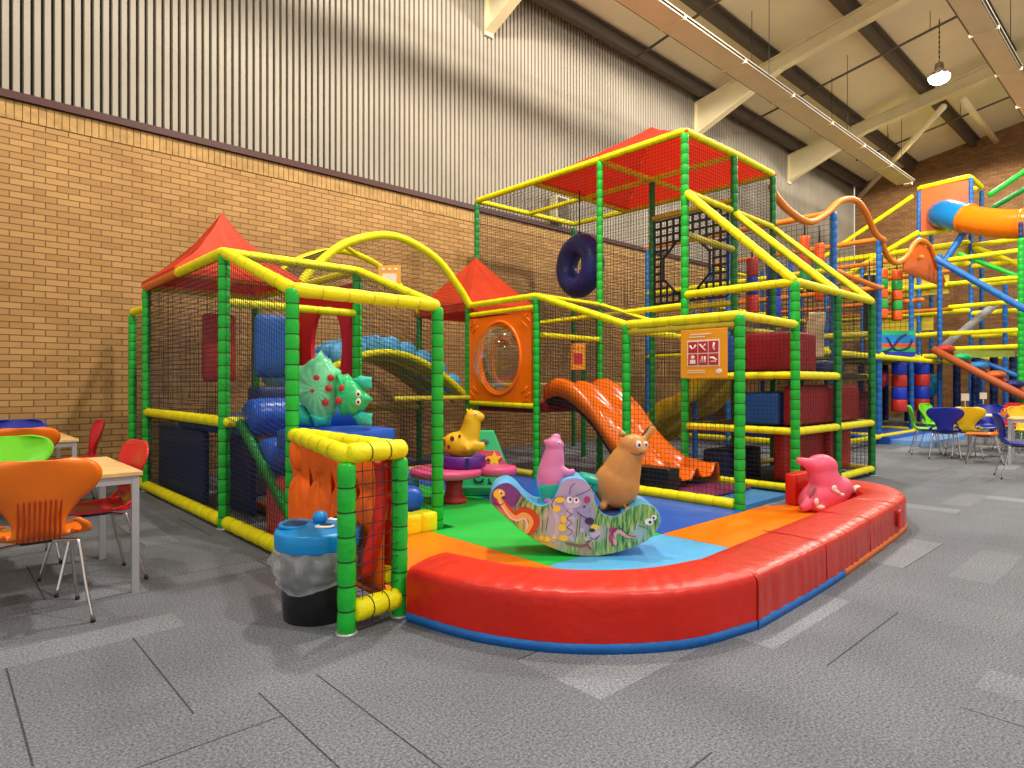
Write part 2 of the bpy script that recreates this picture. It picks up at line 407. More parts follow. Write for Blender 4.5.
# pa-speaker on the wall behind the tower
t=thing('wall_speaker','small cream speaker box on the ribbed wall seen through the tower net','speaker',(9.9,WY-.02,4.75))
mb=MB(); mb.box((0,-.12,.25),(.42,.22,.5)); mb.build('cabinet',CREAM,t,bevel=.02)
mb=MB(); mb.box((0,-.235,.25),(.34,.012,.42)); mb.build('grille',mat('grille_brown',(.10,.08,.05),.6),t)

# ---------------------------------------------------------------- padded posts, rails and nets
def pad(mb, a, b, r=.047, seg=.11, bulge=.12, n=12, mi=0, tie=1, ends=.6):
    a=Vector(a); b=Vector(b); L=(b-a).length; k=max(1,round(L/seg)); d=(b-a)/k
    pts=[]; rs=[]
    for i in range(k):
        for f_,q in ((0.0,1-bulge),(.12,1-.15*bulge),(.5,1.03),(.88,1-.15*bulge)):
            pts.append(a+d*(i+f_)); rs.append(r*q)
    pts.append(b); rs.append(r*(1-bulge)); rs[0]*=ends+.2; rs[-1]*=ends+.2
    mb.tube(pts,rs,n,mi)
    if tie is not None:
        t=d.normalized()*.003
        for i in range(1,k):
            p=a+d*i; mb.tube([p-t,p+t],[r*(1-bulge)+.0035]*2,n,tie,caps=False)
def post(par, x, y, z1, m=None, z0=0., r=.047, seg=.11, name='post', tie=BLK):
    mb=MB(); pad(mb,(x,y,z0),(x,y,z1),r,seg,.14 if seg>.125 else .09)
    if z0==0: mb.tube([(x,y,0),(x,y,.012)],r*1.2,14,2)
    return mb.build(name,[m or GREEN,tie,STEEL],par)
def rail(par, a, b, m=None, r=.043, seg=.20, name='rail', tie=YEL_D):
    mb=MB(); pad(mb,a,b,r,seg,.07,tie=None if tie is None else 1)
    return mb.build(name,[m or YEL,(m if m and tie else tie) or BLK],par)
def arc_rail(par, pts, m=None, r=.043, name='arch_rail'):
    mb=MB(); mb.tube(bez(pts,8),r,12); return mb.build(name,[m or YEL],par)
def net(par, p00, p10, p11, p01, sp=.050, r=.0024, m=None, name='net_panel'):
    P=[Vector(q) for q in (p00,p10,p11,p01)]
    mb=MB()
    def pt(u,v): return (P[0]*(1-u)+P[1]*u)*(1-v)+(P[3]*(1-u)+P[2]*u)*v
    nu=max(2,round(max((P[1]-P[0]).length,(P[2]-P[3]).length)/sp)); nv=max(2,round(max((P[3]-P[0]).length,(P[2]-P[1]).length)/sp))
    N=(P[1]-P[0]).cross(P[3]-P[0]).normalized()
    def jit(u,v):
        e=min(u,1-u,v,1-v)*4
        return N*(.012*min(e,1)*noise.noise(pt(u,v)*2.3))
    for i in range(nu+1):
        u=i/nu; pts=[pt(u,j/8)+jit(u,j/8) for j in range(9)]
        mb.tube(pts,r,3,caps=False,smooth=False)
    for j in range(nv+1):
        v=j/nv; pts=[pt(i/8,v)+jit(i/8,v) for i in range(9)]
        mb.tube(pts,r,3,caps=False,smooth=False)
    return mb.build(name,[m or NETM],par)

XA=1.88; XC=3.17; XD=5.76; XT=7.09; XM=8.30; XR=9.55
YB=4.36; YA=5.75; Y2=7.15; Y3=8.45
FR=thing('play_structure','large green post and yellow rail soft play frame with black netting against the brick wall','play frame',(0,0,0))
H1=1.93; H2=2.40; HT=4.46
# posts of the low cabin
post(FR,XA,9.1,2.13); post(FR,XA,8.4,H2-.02); post(FR,XA,5.73,H2,r=.050); post(FR,XA,4.33,H1,r=.047)
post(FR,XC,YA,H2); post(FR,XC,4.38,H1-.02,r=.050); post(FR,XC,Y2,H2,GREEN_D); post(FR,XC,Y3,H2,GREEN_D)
post(FR,1.54,2.90,.86,r=.046,seg=.12); post(FR,1.87,2.93,.86,r=.044,seg=.12)
# posts round the toddler corner
post(FR,XD,3.01,H1,r=.050); post(FR,XD,4.36,H1); post(FR,XD,5.79,H2); post(FR,XD,7.2,H2); post(FR,XD,Y3,H2,GREEN_D)
# tower
TW=thing('play_tower','tall green and yellow netted play tower with a red canopy roof','play tower',(0,0,0))
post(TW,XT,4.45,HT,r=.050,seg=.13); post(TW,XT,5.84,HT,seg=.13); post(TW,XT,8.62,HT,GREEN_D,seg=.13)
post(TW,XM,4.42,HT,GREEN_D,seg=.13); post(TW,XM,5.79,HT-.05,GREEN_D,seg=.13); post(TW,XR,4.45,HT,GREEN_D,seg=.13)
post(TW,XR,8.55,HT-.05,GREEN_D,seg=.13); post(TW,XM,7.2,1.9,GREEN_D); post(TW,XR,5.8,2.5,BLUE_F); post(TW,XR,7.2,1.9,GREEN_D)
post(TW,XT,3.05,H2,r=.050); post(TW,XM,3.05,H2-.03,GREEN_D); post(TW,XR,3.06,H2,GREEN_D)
# --- cabin rails
zt=H2; z1=H1-.005
rail(FR,(XA,9.1,2.16),(XA,8.4,2.16)); 
rail(FR,(XA,8.42,zt),(XA,7.1,zt),ORGF,.05); rail(FR,(XA,7.1,zt),(XA,5.73,zt),r=.05); rail(FR,(XA,5.73,zt),(XA,4.33,z1),r=.05)
rail(FR,(XA,4.33,z1),(XC,4.38,z1),r=.052); rail(FR,(XA,5.73,zt),(XC,YA,zt)); rail(FR,(XC,YA,zt),(XC,4.38,z1))
rail(FR,(XA,5.73,1.97),(XC,YA,1.97),r=.036); rail(FR,(XA,Y2,zt),(XC,Y2,zt),ORGF); rail(FR,(XC,YA,zt),(XC,Y2,zt)); rail(FR,(XC,Y2,zt),(XC,Y3,zt))
rail(FR,(XA,8.4,zt),(XC,Y3,zt)); rail(FR,(XA+.01,8.4,.93),(XA+.01,5.73,.93),r=.05)
rail(FR,(XA,5.7,.93),(XA+.12,5.55,.93),YEL,.045)
rail(FR,(XA+.07,5.55,.93),(XA+.07,4.42,.22),GREEN_D,.04,.08)
rail(FR,(XA,9.35,.07),(XA,5.80,.07),r=.058); rail(FR,(XA,5.66,.07),(XA,4.40,.07),r=.058)
rail(FR,(XA+.35,5.35,.13),(XC-.1,5.6,.13),YEL_D); rail(FR,(XC,YA,.93),(XC,Y2,.93),YEL_D)
rail(FR,(XC,YA,.10),(XC,Y2,.10),YEL_D); rail(FR,(XC,Y3,.9),(XD,Y3,.9),YEL_D)
# entrance wedge: B - front post - inner post
rail(FR,(XA,4.30,.90),(1.54,2.89,.90),r=.050,seg=.26,tie=BLK); rail(FR,(1.54,2.89,.905),(1.89,2.92,.905),r=.052,seg=.12,tie=BLK); rail(FR,(1.87,2.95,.90),(XA+.04,4.3,.90),r=.05,seg=.2)
rail(FR,(1.57,2.89,.11),(1.85,2.92,.11),r=.056,seg=.11,tie=BLK); rail(FR,(1.87,2.98,.20),(XA+.02,4.28,.14),r=.05,seg=.11,tie=BLK)
net(FR,(1.555,2.87,.14),(1.86,2.90,.14),(1.86,2.90,.88),(1.555,2.87,.88),.065,.0028)
# low yellow kerb to post C
mb=MB()
for k in range(7):
    mb.rbox((2.02+(k+.5)*1.08/7,4.36,.115),(.155,.17,.17),.02,puff=.008)
mb.build('kerb_pad',YEL,FR)
# orange pinched foam pads of the entrance wedge
def pinched(par, a, b, z0, z1, m, amp=.05, cols=1, nrm=None, zp=.5, name='foam_pad'):
    a=Vector(a); b=Vector(b); W=(b-a).length; d=(b-a)/W; N=nrm or Vector((d.y,-d.x,0)); mb=MB()
    for c in range(cols):
        def fn(u,v,c=c):
            w=1-.20*math.exp(-((v-zp)/.07)**2)
            uu=.5+(u-.5)*w
            s=(c+uu)/cols*W
            e=(1-(2*u-1)**4)
            dv=abs(v-zp)
            bul=amp*(.15+.85*(1-math.exp(-(dv/.10)**1.3)))*(.35+.65*e)*(1-.6*(2*v-1)**8)
            an=math.atan2((v-zp)*2.2,(u-.5)); rr=math.hypot((v-zp)*2.2,u-.5)
            fold=.016*math.sin(an*7+c)*math.exp(-rr*2.6)*e
            p=a+d*s+N*(bul+fold); return (p.x,p.y,z0+(z1-z0)*v-.02*math.cos(u*PI*2)*math.exp(-((v-zp)/.05)**2))
        mb.grid(fn,24,30)
    return mb.build(name,[m],par,solid=.012)
Bp=Vector((XA-.02,4.22,0)); Gp=Vector((1.56,3.0,0)); I2=Vector((1.85,3.0,0))
pinched(FR,(1.845,4.24,0),(1.835,3.0,0),.12,.87,ORGP,.055,4,Vector((-1,0,0)),.70)
pinched(FR,(1.895,3.0,0),(1.90,4.24,0),.12,.87,ORGP,.04,3,Vector((1,0,0)),.55)
def drape():
    mb=MB()
    def fn(u,v):
        z=.84-.62*v; xr=1.835-.10*max(0,v-.45)*1.6; xl=1.75+.03*math.sin(v*5)-.05*v; y=3.0-.03*math.sin(v*PI)*math.sin(u*PI); return (xl+(xr-xl)*u if xr>xl else xr,y,z)
    mb.grid(fn,10,14); return mb.build('fabric_flap',RED,FR,solid=.01)
drape()
# --- cabin nets
net(FR,(XA,8.36,.12),(XA,5.77,.12),(XA,5.77,zt-.05),(XA,8.36,zt-.05),.045,.0032); net(FR,(XA,5.68,.12),(XA,4.38,.12),(XA,4.38,z1-.05),(XA,5.68,zt-.05),.047,.0028)

net(FR,(XC,4.44,.15),(XC,5.7,.15),(XC,5.7,zt-.05),(XC,4.44,z1-.05)); net(FR,(XA+.05,4.42,z1),(XC-.05,4.44,z1),(XC-.05,5.68,zt-.02),(XA+.05,5.66,zt-.02),.062,.0018)
net(FR,(XA,8.42,.1),(XA,9.06,.1),(XA,9.06,2.1),(XA,8.42,2.1))
net(FR,(XA+.05,Y3+.02,.1),(XC,Y3+.02,.1),(XC,Y3+.02,zt),(XA+.05,Y3+.02,zt))
# dark mesh backing between frame and brick wall
net(FR,(XC,8.5,.1),(XD,8.5,.1),(XD,8.5,2.3),(XC,8.5,2.3)); 
# --- barrel bridge bay between XC and XD
def arch(y): return [(XC,y,zt),(XC+.22,y,zt+.27),(XC+.65,y,zt+.62),((XC+XD)/2,y,zt+.80),(XD-.65,y,zt+.62),(XD-.22,y,zt+.25),(XD,y,zt-.02)]
arc_rail(FR,arch(Y2),r=.052); arc_rail(FR,arch(Y3),r=.045)
a1=bez(arch(Y2),8); a2=bez(arch(Y3),8)
mb=MB()
for i in range(0,len(a1)):
    for q in ((a1[i],a2[i]),): mb.tube([q[0],q[1]],.0018,3,caps=False)
for k in range(0,27):
    t_=k/26; mb.tube([a1[i].lerp(a2[i],t_) for i in range(len(a1))],.002,3,caps=False)
mb.build('net_panel',NETM,FR)
arc_rail(FR,[(XC+.25,Y2,zt+.28),(XC+.9,Y2+.7,zt+.72),(XC+1.5,Y3,zt+.78)],r=.03)
net(FR,(XC,Y2,1.2),(XD,Y2,1.2),(XD,Y2,zt),(XC,Y2,zt))
net(FR,(XC,Y2-.02,.1),(XD,Y2-.02,.1),(XD,Y2-.02,1.2),(XC,Y2-.02,1.2))
rail(FR,(XC+1.3,Y2,1.07),(XD,Y2,1.07),YEL_D,.036); rail(FR,(XC,Y2,.12),(XD,Y2,.12),YEL_D)
# --- window bay
rail(FR,(XD,7.2,zt),(XD,5.79,zt)); rail(FR,(XD,7.15,2.26),(XD,5.83,2.26),r=.036); rail(FR,(XD,7.15,1.0),(XD,5.83,.98),r=.04)
rail(FR,(XD,5.79,zt),(XD,4.36,z1)); rail(FR,(XD,4.36,z1),(XD,3.01,z1),r=.048); rail(FR,(XD,4.36,1.84),(XD,3.05,1.84),YEL_D,.03)
rail(FR,(XD,5.72,.09),(XD,3.06,.09),r=.055); rail(FR,(XD,7.15,.1),(XD,5.86,.1),YEL_D)
rail(FR,(XD,3.01,z1),(XT,3.05,z1),r=.044); rail(FR,(XD,5.79,zt),(XT,5.84,zt),r=.036); rail(FR,(XD,5.79,1.90),(XT,5.84,1.90),r=.036)
rail(FR,(XT,5.84,zt),(XT,4.45,z1),r=.036); rail(FR,(XD,4.36,1.86),(XT,4.45,1.86),r=.036)
net(FR,(XD,7.1,.12),(XD,5.84,.12),(XD,5.84,.95),(XD,7.1,.95)); net(FR,(XD,5.74,.12),(XD,4.42,.12),(XD,4.42,z1-.05),(XD,5.74,zt-.05))
net(FR,(XD,4.30,.12),(XD,3.07,.12),(XD,3.07,z1-.04),(XD,4.30,z1-.04)); net(FR,(XD+.05,5.72,zt-.02),(XD+.05,4.40,z1),(XT-.05,4.46,z1),(XT-.05,5.76,zt-.02),.062,.0018)
net(FR,(XD+.05,4.32,z1-.02),(XD+.05,3.08,z1-.02),(XT-.05,3.11,z1-.02),(XT-.05,4.36,z1-.02),.062,.0018); net(FR,(XD+.05,5.82,1.25),(XT-.05,5.84,1.25),(XT-.05,5.84,zt),(XD+.05,5.82,zt))
# --- tower rails
zT=HT+.03
for a,b in (((XT,8.62),(XT,5.84)),((XT,5.84),(XT,4.45)),((XT,4.45),(XM,4.42)),((XM,4.42),(XR,4.45)),((XT,8.62),(XR,8.55)),((XR,8.55),(XR,4.45))):
    rail(TW,(*a,zT),(*b,zT),r=.047,seg=.25)
for a,b in (((XM,8.6),(XM,4.42)),((XT,5.84),(XR,5.8)),((XT,7.2),(XR,7.2))): rail(TW,(*a,zT-.02),(*b,zT-.02),YEL,r=.043,seg=.25)
rail(TW,(XT,4.45,2.27),(XT,8.55,2.20),YEL,r=.036); rail(TW,(XT,3.05,zt),(XT,4.45,zt),r=.048)
rail(TW,(XT,3.05,zt),(XR,3.06,zt),r=.048); rail(TW,(XT,3.05,zt),(XT,4.43,3.70),r=.05); rail(TW,(XM,3.05,zt),(XM,4.42,3.66),YEL,r=.05); rail(TW,(XR,3.06,zt),(XR,4.45,3.66),r=.045)
rail(TW,(XT,4.45,3.72),(XR,4.45,3.68),r=.042); rail(TW,(XT,4.45,3.17),(XM,4.43,3.15),YEL_D,r=.045)
rail(TW,(XM,5.79,3.84),(XM,4.42,3.84),YEL_D,r=.045); rail(TW,(XM,5.79,2.40),(XM,4.42,2.40),YEL_D)
for z in (1.36,.73,.10):
    rail(TW,(XT,3.08,z),(XT,4.42,z),r=.042); rail(TW,(XT,3.05,z),(XM,3.05,z),r=.046)
    if z<1: rail(TW,(XM,3.05,z),(XR,3.06,z),r=.046)
    rail(TW,(XR,3.1,z),(XR,4.4,z),YEL_D); rail(TW,(XT,4.45,z),(XR,4.45,z),YEL_D)
rail(TW,(XT,4.45,2.05),(XR,4.45,2.05),YEL_D); rail(TW,(XR,3.1,1.95),(XR,4.4,1.95),YEL_D); rail(TW,(XR,4.45,1.9),(XR,4.45,1.2),YEL_D) if False else None
rail(TW,(XT,4.5,.1),(XT,5.8,.1),YEL_D); rail(TW,(XT,8.5,1.25),(XR,8.5,1.25),YEL_D); rail(TW,(XM,7.2,1.25),(XR,7.2,1.25),YEL_D)
# tower nets
net(TW,(XT,8.58,2.25),(XT,5.88,2.25),(XT,5.88,zT-.05),(XT,8.58,zT-.05)); net(TW,(XT,5.80,2.35),(XT,4.5,2.35),(XT,4.5,zT-.05),(XT,5.80,zT-.05))
net(TW,(XT,8.58,.1),(XT,5.88,.1),(XT,5.88,2.2),(XT,8.58,2.2)); net(TW,(XR,8.5,1.3),(XR,4.5,1.3),(XR,4.5,zT-.05),(XR,8.5,zT-.05))
net(TW,(XT,4.45,3.7),(XR,4.45,3.7),(XR,4.45,zT-.05),(XT,4.45,zT-.05)); net(TW,(XT,8.58,1.3),(XR,8.52,1.3),(XR,8.52,zT-.05),(XT,8.58,zT-.05))
net(TW,(XT+.06,3.10,zt),(XM-.06,3.10,zt),(XM-.06,4.40,3.62),(XT+.06,4.40,3.66),.062,.0018); net(TW,(XM+.06,3.10,zt),(XR-.05,3.11,zt),(XR-.05,4.40,3.62),(XM+.06,4.40,3.62),.062,.0018)
net(TW,(XT,3.07,zt),(XT,4.43,zt),(XT,4.43,3.66),(XT,3.1,zt+.02)); net(TW,(XT,3.05,.12),(XM,3.05,.12),(XM,3.05,zt-.05),(XT,3.05,zt-.05))
net(TW,(XM,3.05,.12),(XR,3.06,.12),(XR,3.06,zt-.05),(XM,3.05,zt-.05)); net(TW,(XT,3.08,.12),(XT,4.42,.12),(XT,4.42,zt-.05),(XT,3.08,zt-.05))
net(TW,(XR,3.1,.12),(XR,4.42,.12),(XR,4.42,zt-.05),(XR,3.1,zt-.05)); net(TW,(XT,7.1,zT),(XR,7.1,zT),(XR,8.5,zT),(XT,8.5,zT))
# black cargo net with an octagonal hole, plane X = XM
cg=MB(); ya,yb,za,zb=4.50,5.72,2.50,3.76; yc,zc,rh=5.16,3.02,.42
n=11
for i in range(n+1):
    y=ya+(yb-ya)*i/n
    h=math.sqrt(max(0,rh*rh-(y-yc)**2)) if abs(y-yc)<rh else 0
    for s0,s1 in (((za,zc-h),(zc+h,zb)) if h else ((za,zb),)): cg.box((XM-.03,y,(s0+s1)/2),(.012,.034,s1-s0))
for i in range(n+1):
    z=za+(zb-za)*i/n
    h=math.sqrt(max(0,rh*rh-(z-zc)**2)) if abs(z-zc)<rh else 0
    for s0,s1 in (((ya,yc-h),(yc+h,yb)) if h else ((ya,yb),)): cg.box((XM-.04,(s0+s1)/2,z),(.012,s1-s0,.034))
oc=[(XM-.045,yc+rh*math.cos(PI/8+k*PI/4),zc+rh*math.sin(PI/8+k*PI/4)) for k in range(8)]
cg.tube(oc,.022,6,closed=True,smooth=False); tag(cg.build('cargo_net',BLK,TW),'coarse black webbing net with an octagonal hole')
# canopies
def canopy(par, xa, ya, xb, yb, z, h, m, skirt=.10, sag=.10, name='canopy', over=.04, wr=.015):
    mb=MB(); cx,cy=(xa+xb)/2,(ya+yb)/2; xa-=over; xb+=over; ya-=over; yb+=over
    cs=[(xa,ya),(xb,ya),(xb,yb),(xa,yb)]
    for k in range(4):
        p,q=cs[k],cs[(k+1)%4]
        def fn(u,v,p=p,q=q):
            ex=p[0]+(q[0]-p[0])*u; ey=p[1]+(q[1]-p[1])*u
            x=ex+(cx-ex)*v; y=ey+(cy-ey)*v
            zz=z+h*(v*(1-sag)+sag*v**3)
            w=wr*math.sin(v*8+u*11)*v*(1-v)*4*math.sin(u*PI)+wr*1.6*noise.noise(Vector((x*4,y*4,k)))*v*(1-v)*4
            return (x,y,zz+w-sag*h*1.1*math.sin(u*PI)*v*(1-v))
        mb.grid(fn,14,14)
        mb.grid(lambda u,v,p=p,q=q:(p[0]+(q[0]-p[0])*u,p[1]+(q[1]-p[1])*u,z-skirt*v),10,2)
    return mb.build(name,m,par)
canopy(FR,XA,Y2-.02,XC,8.42,H2+.06,.82,CANV,.06,.30); canopy(FR,XD,Y2+.02,XT,Y3+.05,H2+.05,.84,CANV,.12,.05)
canopy(TW,XT+.03,4.45,XR,7.2,zT+.01,.80,translucent(mat('tower_canopy',(.75,.04,.012),.55,bump=.2,bscale=6),(.85,.04,.01),.22),.03,.12)
# panels with an oval hole
def hole_panel(par, M, w, h, cx, cy, rx, ry, th, m, name, sup=2.0, nseg=48, arch=0.):
    # M maps local (u across, v up, n out) to the world; front and back faces with a rounded opening
    mb=MB(); ring=[];out=[]
    for k in range(nseg):
        t=2*PI*k/nseg; c,s=math.cos(t),math.sin(t)
        ring.append((cx+rx*c,cy+ry*s))
        kx=((w-cx) if c>0 else cx)/max(abs(c),1e-6); ky=((h-cy) if s>0 else cy)/max(abs(s),1e-6); q=min(kx,ky)
        out.append((cx+c*q,cy+s*q))
    # snap corners
    for cor in ((0,0),(w,0),(w,h),(0,h)):
        i=min(range(nseg),key=lambda i:(out[i][0]-cor[0])**2+(out[i][1]-cor[1])**2); out[i]=cor
    vs=[];
    for z in (0,th):
        for p in ring: vs.append(M@Vector((p[0],p[1],z)))
        for p in out: vs.append(M@Vector((p[0],p[1],z)))
    N=nseg; fs=[]
    for i in range(N):
        j=(i+1)%N
        fs += [(i,j,N+j,N+i)[::-1],(2*N+i,2*N+j,3*N+j,3*N+i),(i,2*N+i,2*N+j,j)[::-1],(N+i,N+j,3*N+j,3*N+i)]
    mb.add(vs,fs,0,False); return mb.build(name,m,par,bevel=.006)
# orange window panel in plane X = XD (u runs towards the viewer, out of the wall -> -Y)
Mw=Matrix(((0,0,-1,XD+.02),(-1,0,0,7.13),(0,1,0,1.03),(0,0,0,1)))
wp=hole_panel(FR,Mw,1.27,1.17,.63,.585,.40,.46,.045,ORGS,'window_panel')
mb=MB(); mb.tube([Mw@Vector((.63+.44*math.cos(t),.585+.50*math.sin(t),.05)) for t in [2*PI*k/40 for k in range(40)]],.022,8,closed=True)
for (u,v,an) in ((.10,1.05,-.7),(1.17,1.05,.7),(.10,.12,.7),(1.17,.12,-.7)):
    for dv in (-.045,.045):
        c_=Vector((u+dv*math.sin(an),v+dv*math.cos(an),.045)); e=Vector((math.cos(an),-math.sin(an),0))*.07
        mb.tube([Mw@(c_-e),Mw@(c_+e)],.012,6)
for cz in (0,1): 
    for cu in (.04,1.1): mb.box(Mw@Vector((cu+.06,cz*1.12+.025,.045)),(.02,.10,.03))
mb.build('moulded_rim',ORGS,wp)
mb=MB()
def dome(u,v):
    r=v*PI/2; t=2*PI*u
    return Mw@Vector((.63+.40*math.sin(r)*math.cos(t),.585+.46*math.sin(r)*math.sin(t),.05+.30*math.cos(r)))
mb.grid(dome,32,10); mb.build('bubble_window',GLASS,wp)
# crimson arch panel with oval opening in plane X = XC
Mr=Matrix(((0,0,-1,XC+.03),(-1,0,0,Y2-.05),(0,1,0,.98),(0,0,0,1)))
hole_panel(FR,Mr,1.28,1.30,.70,.66,.36,.47,.05,mat('crimson_panel',(.50,.004,.012),.35,bump=.2,bscale=7),'arch_panel')

# loose pads, blocks and rollers inside the frames
def block(name, lab, cat, c, d, m, group=None, r=.03, puff=.012, rz=0):
    mb=MB(); mb.rbox((0,0,d[2]/2),d,r,puff=puff); o=mb.build(name,m,None,loc=(c[0],c[1],c[2]),rotz=rz); tag(o,lab,cat,group); return o
def roller(name, lab, a, b, r, m, cat='foam roller', group=None):
    a=Vector(a); b=Vector(b); mb=MB(); L=(b-a).length; d=(b-a).normalized()
    pts=[a,a+d*.03,a+d*.08]+[a+d*(L*k/6) for k in range(1,6)]+[b-d*.08,b-d*.03,b]; rs=[r*.8,r*.94,r]+[r*1.02]*5+[r,r*.94,r*.8]
    mb.tube([p-a for p in pts],rs,24); o=mb.build(name,m,None,loc=a); return tag(o,lab,cat,group)
g='soft steps climbing inside the left cabin'
roller('foam_roller','upper glossy blue roller of the soft steps in the left cabin',(XA+.10,5.47,.97),(XC-.15,5.47,.97),.165,BLUE,group=g)
roller('foam_roller','lower shiny blue roller of the soft steps, half behind the corner post',(XA+.10,5.15,.66),(XC-.15,5.15,.66),.16,BLUE,group=g)
block('foam_step','pinkish red pad at the bottom of the soft steps in the left cabin','foam block',((XA+XC)/2-.1,4.86,.06),(.95,.26,.46),mat('rose_red_vinyl',(.55,.06,.06),.4),g)
block('foam_platform','navy padded deck at the top of the soft steps in the left cabin','foam deck',((XA+XC)/2,6.55,.80),(1.14,1.75,.12),BLUE_M)
block('foam_divider','tall dark blue padded wall inside the lower left cabin next to the net','foam panel',(XA+.14,7.50,.05),(.08,1.62,.74),mat('slate_blue_vinyl',(.016,.05,.16),.45,bump=.2))
block('foam_divider','second dark blue padded wall standing behind the first in the lower left cabin','foam panel',(XA+.30,6.22,.05),(.08,.72,.72),BLUE_D)
block('foam_pad','orange floor pad inside the left cabin beside the bottom rail','foam pad',(2.75,6.1,.0),(.7,.7,.09),ORG)
block('hanging_pad','wide blue pad hanging behind the net in the upper left cabin','hanging pad',(2.80,6.95,1.34),(.38,.10,.68),BLUE_M,rz=-.2)
block('hanging_pad','tall red pad hanging at the back of the upper left cabin','hanging pad',(2.58,8.05,1.30),(.36,.14,.80),mat('soft_red_vinyl',(.50,.03,.02),.4))
block('foam_block','dark blue block below the hanging blue pad in the left cabin','foam block',(2.72,6.6,.93),(.55,.3,.30),BLUE_D)
block('foam_platform','blue padded shelf under the green frog','foam deck',(2.42,4.72,.74),(.80,.50,.16),BLUE)
roller('foam_roller','short blue roller lying by the yellow kerb behind the entrance',(2.35,4.60,.27),(3.10,4.58,.27),.125,BLUE)
block('foam_pad','red pad under the short blue roller by the yellow kerb','foam pad',(2.62,4.62,.03),(.85,.26,.11),RED_D)
# arched bridge
BG=thing('arched_bridge','yellow arched crawl bridge with blue scalloped rollers between the two cabins','bridge',(0,0,0))
def bp_(u,y,dz=0): 
    x=XC+(XD-XC)*u; return Vector((x,y,1.02+.66*(math.sin(PI*min(max(u*.93+.05,0),1)))**.9+dz))
for y in (Y2+.08,Y3-.10):
    mb=MB(); mb.tube([bp_(k/24,y) for k in range(25)],.045,10); mb.build('side_rail',YEL,BG)
mb=MB()
mb.grid(lambda u,v: bp_(u,Y2+.1+(Y3-Y2-.2)*v,-.03),28,3); mb.build('deck',YEL_D,BG,solid=.03)
for y in (Y2+.4,Y2+.8):
    mb=MB(); mb.tube([bp_(k/24,y,-.07) for k in range(25)],.03,8); mb.build('rib',YEL_D,BG)
for k in range(10):
    p=bp_((k+.5)/10,Y2+.2,.10); mb=MB(); mb.tube([p,p+Vector((0,.03,0)),p+Vector((0,Y3-Y2-.43,0)),p+Vector((0,Y3-Y2-.4,0))],[.11,.135,.135,.11],16); mb.build('foam_roller',SKY,BG)
block('foam_block','tall navy block under the arched bridge','foam block',(3.75,8.0,.02),(.5,.5,.95),BLUE_D)
# tyre
TY=thing('tyre_swing','dark blue padded ring tyre hanging inside the upper tower','tyre swing',(7.90,6.94,3.22),-.17)
mb=MB(); mb.tube([(0,.34*math.cos(t),.34*math.sin(t)) for t in [2*PI*k/36 for k in range(36)]],.185,16,closed=True); mb.build('ring',mat('navy_ring',(.012,.02,.16),.4),TY)
mb=MB(); mb.tube([(0,0,.5),(0,0,HT-3.22)],.012,6); mb.tube([(0,.03*math.cos(t),.5+.06*math.sin(t)) for t in [2*PI*k/12 for k in range(12)]],.01,6,closed=True); mb.build('chain',BLK,TY)
# orange wave slide
SLD=thing('wave_slide','orange double lane wave slide ending on the blue mat','slide',(6.55,4.0,.06))
path=bez([(5.95,1.04),(5.72,1.10),(5.45,1.02),(5.1,.78),(4.85,.50),(4.6,.26),(4.4,.12),(4.2,.09),(3.95,.10)],6)
sec=[(-.50,-.06),(-.50,.10),(-.47,.15),(-.41,.15),(-.37,.07),(-.30,.01),(-.12,.01),(-.06,.06),(-.03,.12),(.03,.12),(.06,.06),(.12,.01),(.30,.01),(.37,.07),(.41,.15),(.47,.15),(.50,.10),(.50,-.06)]
mb=MB(); N_=len(path); K_=len(sec); vs=[]
for i,p in enumerate(path):
    t=i/(N_-1); wv=1+.18*math.sin(t*PI*3.2)*(t<.95)
    for (sx,sz) in sec: vs.append((sx,p.x-4.0,p.y-.0+sz*(wv if sz>.05 else 1)))
mb.add(vs,[(i*K_+k,(i+1)*K_+k,(i+1)*K_+k+1,i*K_+k+1) for i in range(N_-1) for k in range(K_-1)],0,True)
mb.build('chute',ORGS,SLD,solid=.012)
mb=MB()
for s in (-.44,.44):
    mb.tube([(s,p.x-4.0,p.y-.09) for p in path[:26]],.05,8)
mb.build('support_beam',BLKP,SLD)
block('foam_platform','dark padded deck at the top of the orange slide','foam deck',(6.45,6.5,.88),(1.2,1.2,.14),RED_D)
block('black_crate','black box beside the foot of the orange slide','box',(6.02,4.12,.09),(.22,.42,.24),BLKP,r=.01,puff=0)
block('floor_pad','plum floor pad in front of the orange slide','floor pad',(6.45,3.80,.055),(1.05,.60,.03),PURM,r=.01,puff=0)
# yellow slide behind the tower
YS=thing('double_slide','yellow double slide seen through the net behind the sign','slide',(9.7,6.0,0))
path=bez([(-1.3,1.75),(-.9,1.62),(-.45,1.15),(-.1,.85),(.25,.72),(.6,.40),(.95,.22),(1.2,.20)],6)
for s in (-.3,.35):
    mb=MB(); sec2=[(-.30,-.1),(-.30,.22),(-.25,.24),(-.2,.04),(.2,.04),(.25,.24),(.30,.22),(.30,-.1)]; vs=[]
    for p in path:
        for (sx,sz) in sec2: vs.append((sx+s,p.x,p.y+sz))
    K_=len(sec2); mb.add(vs,[(i*K_+k,(i+1)*K_+k,(i+1)*K_+k+1,i*K_+k+1) for i in range(len(path)-1) for k in range(K_-1)],0,True)
    mb.build('chute',mat('yellow_plastic',(.75,.50,.01),.3),YS,solid=.012)
